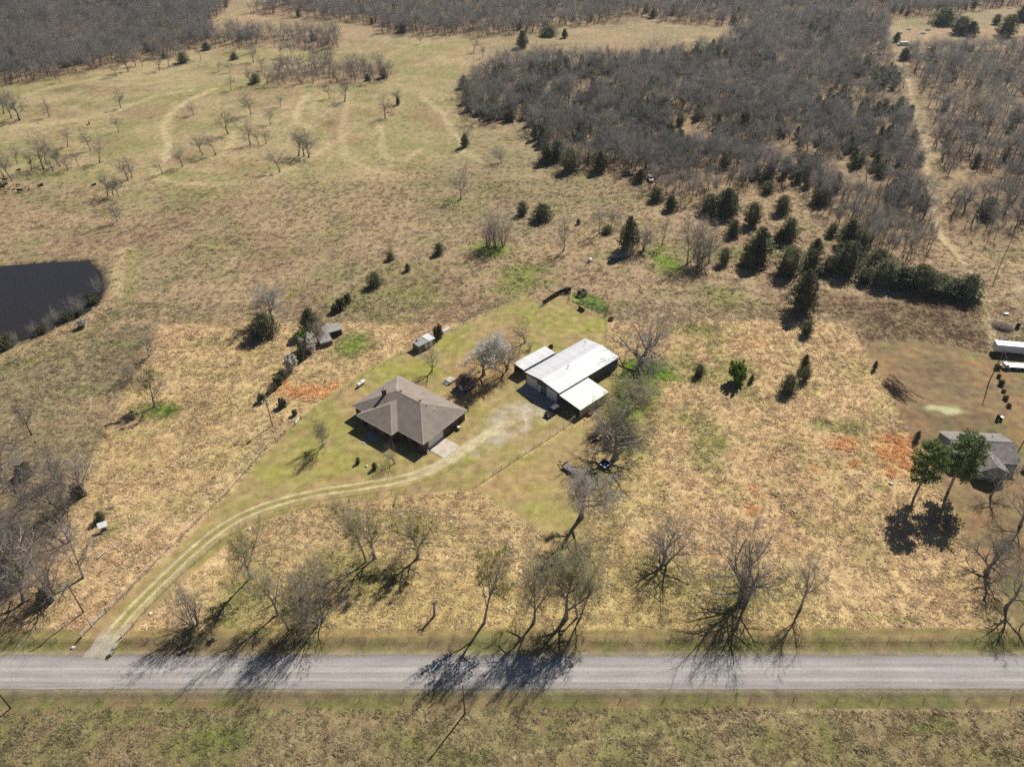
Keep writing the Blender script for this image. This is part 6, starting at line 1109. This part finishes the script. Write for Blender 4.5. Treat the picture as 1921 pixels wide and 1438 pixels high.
im = thing('pump_frame', 'pale blue metal frame standing above the disc harrow', 'implement', G(1123,806), .9); part('frame', MB().box(-.5,.5,-.05,.05,0,1.0).box(-.5,.5,.5,.6,0,.8).box(-.05,.05,.051,.499,.3,.5), 'galvanised', im); part('cylinder', MB().tube((-.7,.2,1.05),(.7,.2,1.15),.2,.16,8), 'galvanised', im)
tb = thing('square_tub', 'blue square tub with a white rim beside the spreading tree', 'tub', G(1134,873), .74); part('shell', MB().box(-1.1,1.1,-1.1,-1.0,0,.8).box(-1.1,1.1,1.0,1.1,0,.8).box(-1.1,-1.0,-.999,.999,0,.8).box(1.0,1.1,-.999,.999,0,.8).box(-1.0,1.0,-.999,.999,.02,.12), 'blue_tub', tb)
part('rim', MB().box(-1.14,1.14,-1.14,-.98,.801,.86).box(-1.14,-.98,-.979,1.14,.801,.86).box(.98,1.14,-.979,1.14,.801,.86), 'white_paint', tb); part('drain_pipe', MB().tube((0,0,.12),(.05,.05,.75),.18,.14,8), 'white_paint', tb)

# ================================================================== FENCES, POLES, CORRAL, CATTLE, SMALL THINGS
def resample(pts, step):
    c = np.asarray(pts, float); sl = np.r_[0, np.cumsum(np.hypot(*np.diff(c, axis=0).T))]; n = max(1, round(sl[-1]/step)); t = np.linspace(0, sl[-1], n+1)
    return np.stack([np.interp(t, sl, c[:, 0]), np.interp(t, sl, c[:, 1])], 1)
def fence(name, label, px, step, h, post_r, post_mat, rails=(), wires=(), rail_mat='rail_timber', rail_r=.05, world=None, keep_corners=True, jit=.0, cat='fence', group=None):
    w_ = np.asarray(world) if world is not None else WP(*px)
    if keep_corners: q = np.concatenate([resample(w_[i:i+2], step)[(1 if i else 0):] for i in range(len(w_)-1)])
    else: q = resample(w_, step)
    z = height(q[:, 0], q[:, 1]); o = thing(name, label, cat, (q[0][0], q[0][1], z[0]), 0, group); R = random.Random(len(q)*7+3)
    L = [(x-q[0][0], y-q[0][1], zz-z[0]) for (x, y), zz in zip(q, z)]
    for p in L:
        hh = h*(1+R.uniform(-jit, jit)); rod('fence_post', (p[0], p[1], p[2]-.2), (p[0]+R.gauss(0, jit*.4), p[1]+R.gauss(0, jit*.4), p[2]+hh), post_r, post_mat, o)
    for zr in rails:
        for a, b in zip(L[:-1], L[1:]): rod('rail', (a[0], a[1], a[2]+zr), (b[0], b[1], b[2]+zr), rail_r, rail_mat, o, 4)
    for zr in wires:
        m = MB()
        for a, b in zip(L[:-1], L[1:]): m.tube((a[0], a[1], a[2]+zr), (b[0], b[1], b[2]+zr), .011, None, 3)
        part('wire', m, 'wire_steel', o)
    return o
LFB = [(173,1174),(201.5,1146.5),(223,1127),(243.5,1106),(264.5,1084),(285,1064),(304,1043),(361,987),(430,921),(500,841),(536,811),(553,797)]
fence('driveway_fence', 'cream topped rail fence along the field side of the driveway', LFB[1:], 3.0, 1.25, .045, 'rail_timber', (1.22,), (.3,.6,.9), 'rail_cream', .045)
fence('entrance_rails', 'short pale wooden rail panel by the road beside the grey gate', [(154,1195),(173,1174)], 2.9, 1.3, .09, 'rail_cream', (.35,.65,.95,1.22), (), 'rail_timber', .05)
RFB = [(251.8,1172),(273.5,1146),(345,1073),(405,1024),(445,993),(486,973),(536,956),(590,946),(640,939),(747,924),(826,912),(893,911)]
fence('entrance_rails', 'short reddish wooden rail panel by the road beside the mailbox', [(229.6,1194.6),(251.8,1172)], 2.9, 1.3, .09, 'rail_cream', (.3,.6,.9,1.22), (), 'rail_timber', .055)
fence('driveway_fence', 'rail fence between the driveway and the dry front field', RFB, 3.2, 1.2, .04, 'post_steel', (1.17,), (.4,.8), 'rail_cream', .038, keep_corners=False)
fence('yard_fence', 'tan railed wire fence running from the driveway corner to the carport', [(893,911),(1001.5,839),(1046,811),(1079,787)], 2.6, 1.3, .05, 'rail_timber', (1.27,), (.25,.5,.75,1.0), 'rail_cream', .045)
def gate(label, a, b, h=1.25, mat='galvanised'):
    p, q = G(*a), G(*b); d = Vector(q)-Vector(p); o = thing('field_gate', label, 'gate', p, math.atan2(d.y, d.x)); L = d.length
    for k in range(6): rod('bar', (0,0,.25+k*.19), (L,0,.25+k*.19), .03, mat, o)
    for x in (0, L/2, L): rod('upright', (x,0,.2), (x,0,h), .035, mat, o)
    for x in (-.12, L+.12): rod('gate_post', (x,0,-.2), (x,0,h+.2), .08, 'rail_timber', o)
gate('grey steel tube gate in the driveway fence near the road', (174.5,1172), (200,1148)); gate('grey steel tube gate at the top of the driveway fence', (555,796), (564,787))
fence('lawn_fence', 'old wire fence with weathered posts behind the house lawn', [(566,786),(640,736),(700,693),(752,665),(800,646),(870,608),(993,553)], 4.5, 1.2, .05, 'post_steel', (), (.4,.75,1.1), jit=.12)
fence('lawn_fence', 'dark wire fence closing the back lawn towards the cattle chute', [(993,553),(1019,569)], 2.2, 1.25, .05, 'post_steel', (1.2,), (.4,.8), 'post_steel', .03)
fence('lawn_fence', 'overgrown wire fence on the workshop side of the back lawn', [(1138,600),(1138,640),(1148,668)], 3.0, 1.2, .05, 'post_steel', (), (.4,.8,1.1), jit=.1)
fence('cross_fence', 'low brushy cross fence on the golden field behind the lawn', [(675,640),(700,649),(753,662)], 3.4, 1.0, .06, 'post_steel', (), (.4,.8), jit=.2)
xw = lambda u, v: P(u, v)[0]
yN = P(960,1201)[1]; yS = P(960,1312)[1]
fence('road_fence', 'barbed wire fence with thin dark posts along the road frontage', None, 4.0, 1.15, .035, 'post_steel', (), (.3,.55,.8,1.05), world=[(xw(236,1201),yN),(xw(1912,1199),yN+.2)], jit=.06)
fence('road_fence', 'short barbed wire fence from the grey gate to the wooded corner', None, 4.0, 1.15, .035, 'post_steel', (), (.3,.55,.8,1.05), world=[(xw(-60,1201),yN),(xw(150,1198),yN)], jit=.06)
fence('road_fence', 'barbed wire fence beyond the road with leaning wooden posts', None, 7.5, 1.1, .05, 'pole_timber', (), (.3,.6,.9,1.1), world=[(-100,yS),(100,yS)], jit=.14)
rod('corner_post', (0,0,-.2), (0,0,1.6), .11, 'pole_timber', thing('corner_post', 'thick wooden corner post where the golden field meets the neighbour lawn', 'post', G(1913,1178)))
# utility poles
def pole(label, u, v, vt, u_top=None, arm=True, tf=False, arm_rot=0.0, hh=None):
    p = G(u, v); h = hh or top_height(v, vt); o = thing('utility_pole', label, 'utility pole', p, arm_rot)
    part('pole_shaft', MB().tube((0,0,-.3),(0,0,h),.15,.10,8), 'pole_timber', o, True)
    if arm:
        a = part('crossarm', MB().box(-1.1,1.1,-.06,.06,h-.55,h-.42), 'grey_timber', o)
        for x in (-.95,-.4,.95): part('insulator', MB().lathe([(.05,h-.42),(.07,h-.3),(.03,h-.25)],6,(x,0)), 'white_paint', a)
    if tf:
        t = part('transformer', MB().lathe([(.0,h-2.3),(.22,h-2.28),(.24,h-1.5),(.18,h-1.4)],10,(.38,0)), 'white_paint', o); part('bushing', MB().lathe([(.05,h-1.4),(.06,h-1.2)],6,(.38,.05)), 'grey_timber', t); part('meter_box', MB().box(-.1,.1,-.3,-.14,1.3,1.8), 'galvanised', o); part('yard_lamp', MB().tube((0,0,h-1.6),(-.9,0,h-1.3),.03).lathe([(.1,h-1.45),(.16,h-1.3)],8,(-.95,0)), 'white_paint', o)
    return Vector((p[0], p[1], p[2]+h))
t1 = pole('utility pole with white transformer and yard lamp at the fence row', 511,798,745, arm=False, tf=True)
t2 = pole('tall utility pole on the golden field near the entrance', 157,1148,1094, tf=False, arm_rot=.7)
t3 = pole('bare utility pole beyond the road standing alone', 872,1338,1284, arm=False)
t4 = pole('weathered utility pole at the wooded-entrance end of the field beyond the road', 20,1328,1270, arm=False)
t5 = pole('utility pole between the neighbour yard and the white trailers', 1855.4,716,653, arm=False)
t6 = pole('utility pole at the edge of the open wood by the sandy track', 1873.5,503.5,433, arm=True, arm_rot=.3)
t7 = pole('utility pole beside the neighbouring house and white car', 1907,852,797, arm=False)
def wire(label, a, b, sag, off=((0,0),)):
    o = thing('power_line', label, 'power line', a, 0); d = b-a
    for ox, oy in off:
        m = MB(); pts = [(d.x*t+ox, d.y*t+oy, d.z*t-sag*4*t*(1-t)-.35) for t in [k/16 for k in range(17)]]
        for i in range(16): m.tube(pts[i], pts[i+1], .017, None, 3)
        part('wire', m, 'wire_steel', o)
wire('power line from the field pole to the transformer pole', t2, t1, 1.2, ((-.3,.2),(.3,-.2))); wire('power line crossing the road near the entrance', t4, t2, 1.0, ((-.3,.2),(.3,-.2)))
wire('power line from the transformer pole to the brick house', t1, Vector(HL(-9,3,4.6)), .5); wire('power line from the open wood past the white trailers', t6, t7+Vector((6,-10,0)), 2.5, ((-.5,0),(.5,0)))
wire('power line between the poles of the neighbour yard', t5, t7, 1.0)
# purple-martin pole
mp_ = thing('birdhouse_pole', 'thin pole with two dark gourds behind the workshop', 'birdhouse', G(1104.8,638.5)); hb = top_height(638.5,619); rod('shaft', (0,0,-.2), (0,0,hb), .035, 'dark_steel', mp_); rod('arm', (-.5,0,hb-.15), (.6,0,hb-.35), .025, 'dark_steel', mp_)
for x, z in ((-.5,hb+.05),(.6,hb-.55)): part('gourd', MB().lathe([(.02,z-.22),(.17,z-.1),(.15,z+.05),(.04,z+.18)],8,(x,0)), 'dark_steel', mp_)
# mailbox
mx_ = thing('mailbox', 'grey mailbox on a pale post at the driveway mouth', 'mailbox', G(214.6,1223.5), .7)
part('post', MB().box(-.06,.06,-.06,.06,-.2,1.0), 'rail_cream', mx_); part('box_shell', MB().loft([[(x, .19*c, 1.12+.17*s) for c, s in ((-1,-.6),(1,-.6),(1,.3),(.6,.85),(0,1.05),(-.6,.85),(-1,.3))] for x in (-.42,.42)]), 'galvanised', mx_); part('flag', MB().box(-.1,.12,-.22,-.2,1.2,1.4), 'red_paint', mx_); part('paper_box', MB().box(-.3,.3,.25,.5,.95,1.15), 'galvanised', mx_)
# white panel on a post (solar feeder), log, rocks
so = thing('solar_panel', 'white tilted panel on a wooden post in the golden field', 'panel', G(196,993), .5); part('post', MB().tube((0,0,-.2),(0,0,1.35),.09,.08,7), 'pole_timber', so); part('panel_sheet', MB().add([(-.95,-.6,1.25),(.95,-.6,1.25),(.95,.6,1.8),(-.95,.6,1.8),(-.95,-.6,1.19),(.95,-.6,1.19),(.95,.6,1.74),(-.95,.6,1.74)],[(0,1,2,3),(7,6,5,4),(0,4,5,1),(1,5,6,2),(2,6,7,3),(3,7,4,0)]), 'white_paint', so); part('battery_box', MB().box(-.5,.5,-.3,.2,-.02,.4), 'dark_timber', so); part('brace', MB().tube((0,.1,.6),(.5,.3,1.6),.03).tube((0,.1,.6),(-.5,.3,1.6),.03), 'pole_timber', so)
def rock(label, u, v, s, mat='stone_white', name='rock', cat='rock'):
    rn = random.Random(int(u*7+v)); m = MB(); m.loft([[(s*k*math.cos(t*.785)*rn.uniform(.8,1.15), s*.75*k*math.sin(t*.785)*rn.uniform(.8,1.15), s*z) for t in range(8)] for k, z in ((.95,-.1),(1.05,.2),(.8,.55),(.35,.72))]); o = link(name, m.mesh(name, mat), None, G(u, v), rn.random()*3); tag(o, label, cat); return o
rock('pale boulder on the mown strip beside the driveway', 282,1151,.42); rock('flat white rock on the road verge by the entrance', 136,1213,.4); rock('white stone on the front lawn between two shrubs', 688,874,.42); rock('pale limestone lump on the golden field near the pines', 1671,907,.5); rock('white block on the dry field inside the cedar row', 1583,686,.5); rock('small white bucket-like stone by the rear cedars', 1385,424,.3)
lg = thing('log', 'pale fallen log lying at the edge of the golden field', 'log', G(191.5,1041), 1.0); part('bark_shell', MB().tube((-1.0,0,.2),(1.0,.1,.22),.2,.16,9), 'log_pale', lg); part('branch_stub', MB().tube((.3,.05,.3),(.5,.3,.7),.06,.03,6), 'log_pale', lg)
# ---------------- corral
def panelwall(o, pts, h, mat, n=5, post='dark_steel'):
    for a, b in zip(pts[:-1], pts[1:]):
        a = Vector(a); b = Vector(b); part('panel', MB().prism([(a.x, a.y), (b.x, b.y), (b.x+.03, b.y+.06), (a.x+.03, a.y+.06)], .12, h), mat, o)
        rod('upright', (a.x, a.y, -.1), (a.x, a.y, h+.35), .07, post, o)
    rod('upright', (*pts[-1], -.1), (*pts[-1], h+.35), .07, post, o)
c0 = G(1018,573); chute = thing('cattle_chute', 'dark steel cattle chute curving up to the loading pen', 'chute', (c0[0], c0[1], 0))
L_ = [(p[0]-c0[0], p[1]-c0[1]) for p in (P(1018,573),P(1033,562),P(1046,554),P(1058,549),P(1066,549.5))]
panelwall(chute, L_, 1.6, 'dark_steel'); panelwall(chute, [(x+.9, y+.7) for x, y in L_], 1.6, 'dark_steel')
for a, b in zip(L_[:-1], L_[1:]): m_x, m_y = (a[0]+b[0])/2, (a[1]+b[1])/2; rod('brace', (m_x, m_y, 1.75), (m_x+.9, m_y+.7, 1.75), .05, 'dark_steel', chute)
part('loading_ramp', MB().add([(-1.6,-1.3,.05),(-.9,-1.8,.05),(.6,.2,.5),(-.2,.6,.5)],[(0,1,2,3)]).add([(-1.6,-1.3,0),(-.9,-1.8,0),(.6,.2,.4),(-.2,.6,.4)],[(3,2,1,0)]), 'grey_timber', chute)
fence('pen_fence', 'brown pipe fence around the small green pen', [(1067,566),(1083,574),(1096.6,581),(1137,595),(1144,570),(1134,558),(1101,552),(1088,557)], 2.4, 1.35, .05, 'rust', (.4,.8,1.3), (), 'rust', .04)
fence('pen_fence', 'short brown fence side between chute and pen', [(1067,566),(1071,548)], 2.4, 1.35, .05, 'rust', (.4,.8,1.3), (), 'rust', .04)
fd = thing('hay_feeder', 'dark brown hay feeder on the pen fence', 'feeder', G(1091,581.5), dirpx((1084,577),(1098,585))); part('trough', MB().box(-1.2,1.2,-.35,.35,.25,.75), 'rust', fd); part('rack', MB().box(-1.2,1.2,-.3,-.25,.751,1.2), 'post_steel', fd)
for x in (-1.0,1.0): part('leg', MB().box(x-.06,x+.06,-.3,.3,-.05,.249), 'post_steel', fd)
ls = thing('loafing_shelter', 'pale timber holding box in the corner of the cattle pen', 'shelter', G(1092,553), .6); part('side_panel', MB().box(-1.2,1.2,-1.0,-.9,0,1.6), 'log_pale', ls); part('end_panel', MB().box(1.1,1.2,-.899,1.0,0,1.6), 'dark_timber', ls); part('roof_panel', MB().box(-1.3,.2,-.3,1.1,1.7,1.78), 'dark_steel', ls); part('back_panel', MB().box(-1.2,1.099,.9,1.0,0,1.6), 'dark_timber', ls)
wt = thing('water_trough', 'dark round water trough outside the pen corner', 'trough', G(1146,600)); part('ring', MB().lathe([(.8,-.02),(.85,.5),(.78,.52),(.76,.3)],16), 'rust', wt); part('water', MB().lathe([(.75,.3),(.05,.32)],16), 'pond_water', wt)
# ---------------- cattle
def cow_mesh(seed, calf=1.0, lying=False):
    R = random.Random(seed); m = MB(); zb = .95 if not lying else .42
    body = [(-1.05,.05,.10),(-1.0,.05,.28),(-.75,.04,.38),(-.3,0,.40),(.2,0,.39),(.6,.03,.36),(.85,.1,.27),(1.05,.22,.2),(1.2,.3,.17),(1.32,.28,.16),(1.5,.16,.12),(1.62,.08,.07)]
    rings = [[(x, r*.82*math.cos(t*.7854), zb+dz+r*1.05*math.sin(t*.7854)) for t in range(8)] for x, dz, r in body]
    m.loft(rings)
    for x, s in ((-.78,-1),(-.78,1),(.6,-1),(.6,1)):
        if lying: m.tube((x, s*.3, .3), (x+.4, s*.45, .08), .11, .06, 6)
        else: m.tube((x, s*.2, zb-.15), (x-.06*(x < 0), s*.2, .45), .14, .075, 6); m.tube((x-.06*(x < 0), s*.2, .45), (x, s*.2, -.02), .075, .06, 6)
    for s in (-1, 1): m.tube((1.25, s*.1, zb+.45), (1.22, s*.3, zb+.47), .05, .03, 4)
    m.tube((-1.05,0,zb+.2),(-1.15,.03,zb-.45),.035,.03,4)
    return m.mesh('cow', 'cow_hide', True)
COWM = [cow_mesh(1), cow_mesh(2, lying=True)]
for i, (u, v, s) in enumerate([(10.6,341,1),(4,351,1.1),(11,348,1),(6,356,1.1),(19,356,.6),(26,357,.6),(39,361,1.1),(56,356,.6),(77.5,350,1.15),(35,350,.7),(59,305,1),(177,348,1),(11,363,.6),(168,233,1),(36,320,.9)]):
    p = G(u, v); o = link('cow', COWM[i % 3 == 2], None, p, (i*2.1) % 6.28); o.scale = (s, s, s)
    tag(o, 'small black calf on the brown pasture by the grove' if s < .8 else 'black cow resting by the grove on the pasture', 'calf' if s < .8 else 'cow', 'calves by the grove' if s < .8 else 'cattle by the grove')
# ---------------- brush pile, junk
bpile = thing('brush_pile', 'heap of brown cut poles and branches on the neighbour boundary', 'brush pile', G(1680,732)); R_ = random.Random(31)
for k in range(46):
    a = math.radians(118)+R_.gauss(0,.16); L = R_.uniform(3,6.5); ox, oy = R_.gauss(0,1.3), R_.gauss(0,2.2); z = .1+max(0, .9-.35*abs(ox))*R_.random(); d = (math.cos(a)*L/2, math.sin(a)*L/2)
    rod('stick', (ox-d[0], oy-d[1], z), (ox+d[0], oy+d[1], z+R_.uniform(-.05,.4)), R_.uniform(.04,.11), 'dead_branch', bpile, 5)
jb = thing('junk_pile', 'collapsed grey tin and timber junk pile between cedars', 'junk', (*G(1160,482)[:2], hz(*G(1160,482)[:2])), .4)
roof_panels(jb, (-2.5,-1.5,.4), (5,0,0), (0,2.6,.6), 5, 'weathered_tin', 'tin_sheet', 3)
for k in range(12): a = R_.random()*6.28; rod('timber', (R_.gauss(0,2.4),R_.gauss(-.5,1.3),.15), (R_.gauss(0,2.4)+2*math.cos(a),R_.gauss(-.5,1.3)+2*math.sin(a),.7), .07, 'grey_timber', jb, 4)
wb = thing('white_tank', 'white plastic tank lying on its side near the junk pile', 'tank', G(1106.5,490), .8); part('tank_shell', MB().loft([[(x, r*math.cos(t*.628), .6+r*math.sin(t*.628)) for t in range(10)] for x, r in ((-.7,.2),(-.65,.55),(.6,.58),(.68,.3))]), 'white_paint', wb, True); part('cradle', MB().box(-.8,.8,-.5,.5,-.05,.1), 'log_pale', wb)
for (u, v, L, Wd, H_, a, mat, nm, lb) in [(1695,86,9,2.4,2.3,.05,'white_paint','old_trailer','long pale old trailer in the far clearing'),(1731,62,5,2.2,1.0,.1,'white_paint','junk_heap','white scrap heap in the far clearing'),(1741,56,3.5,1.6,1.0,-.2,'rail_timber','junk_heap','tan scrap pile in the far clearing'),(1690,64,2.5,1.6,1.2,.6,'white_paint','junk_heap','small white scrap pile at the clearing edge'),(1705,55,4,1.2,1.0,.5,'galvanised','junk_heap','grey scrap row at the clearing edge'),(1794,60,4.4,1.8,1.3,.1,'white_paint','old_car','pale old car under the dark far cedars'),(1742,93,5,2,1.4,.2,'white_paint','old_trailer','short pale trailer among the open wood'),(1836,62,2.5,1.4,.8,.3,'white_paint','junk_heap','white scrap by the far track')]:
    p = G(u, v); o = thing(nm, lb, nm.split('_')[1], p, a)
    part('base_pile', MB().box(-L/2,L/2,-Wd/2,Wd/2,-.1,H_*.55), mat, o); part('top_pile', MB().loft([[(-L*.4*k,-Wd*.4*k,z),(L*.35*k,-Wd*.42*k,z),(L*.38*k,Wd*.4*k,z),(-L*.42*k,Wd*.38*k,z)] for k, z in ((1,H_*.551),(.8,H_))]), 'weathered_tin' if 'junk' in nm else mat, o)
# pallets and stones by the enclosed trailer, log beside
for u, v, lb in ((1884,634,'grey pallet pile behind the enclosed trailer'),(1876,640,'low stone pile behind the enclosed trailer')):
    p = G(u, v); o = thing('pallet_pile' if 'pallet' in lb else 'stone_pile', lb, 'pile', p, .2)
    for k in range(5): part('slat' if 'pallet' in lb else 'stone', MB().box(-1.2+.5*k,-.8+.5*k,-.6,.6,-.02,.3+.12*(k % 2)), 'grey_timber' if 'pallet' in lb else 'stone_white', o)
dd_ = thing('dirt_mound', 'dark earth mound beside the sandy track', 'mound', G(1882,612)); part('earth', MB().lathe([(3.2,-.1),(2.2,.7),(.8,1.2),(.1,1.3)],14), 'dead_branch', dd_); rod('white_pipe', (1.5,.5,.8), (7,-1.0,.5), .14, 'white_paint', dd_)
tk_ = thing('black_drum', 'black upright drum past the earth mound', 'drum', G(1909,613)); part('drum_shell', MB().lathe([(.5,-.05),(.55,.1),(.55,1.5),(.4,1.6)],10), 'black_rubber', tk_); part('lid', MB().lathe([(.38,1.6),(.38,1.7),(.1,1.72)],10), 'dark_steel', tk_)
sg = thing('white_board', 'small white board on the sandy ground by the track', 'board', G(1888,588), .2); part('board_sheet', MB().box(-.7,.7,-.4,.4,.3,.36), 'white_paint', sg); part('leg', MB().box(-.5,-.4,-.3,.3,-.05,.299), 'grey_timber', sg); part('leg', MB().box(.4,.5,-.3,.3,-.05,.299), 'grey_timber', sg)
# ---------------- haze
hb_ = MB().box(-4300,4300,-700,6400,-4,126).mesh('haze'); hzm = bpy.data.materials.new('haze'); hzm.use_nodes = True; hn = hzm.node_tree; hn.nodes.remove(hn.nodes['Principled BSDF'])
pv = hn.nodes.new('ShaderNodeVolumePrincipled'); pv.inputs['Color'].default_value = (.80,.87,.95,1); pv.inputs['Density'].default_value = .00006; pv.inputs['Anisotropy'].default_value = .2; hn.links.new(pv.outputs[0], hn.nodes['Material Output'].inputs['Volume'])
hb_.materials.append(hzm); haze = link('haze', hb_); haze['kind'] = 'stuff'; haze['label'] = 'thin bluish air haze over the whole valley'; haze['category'] = 'haze'
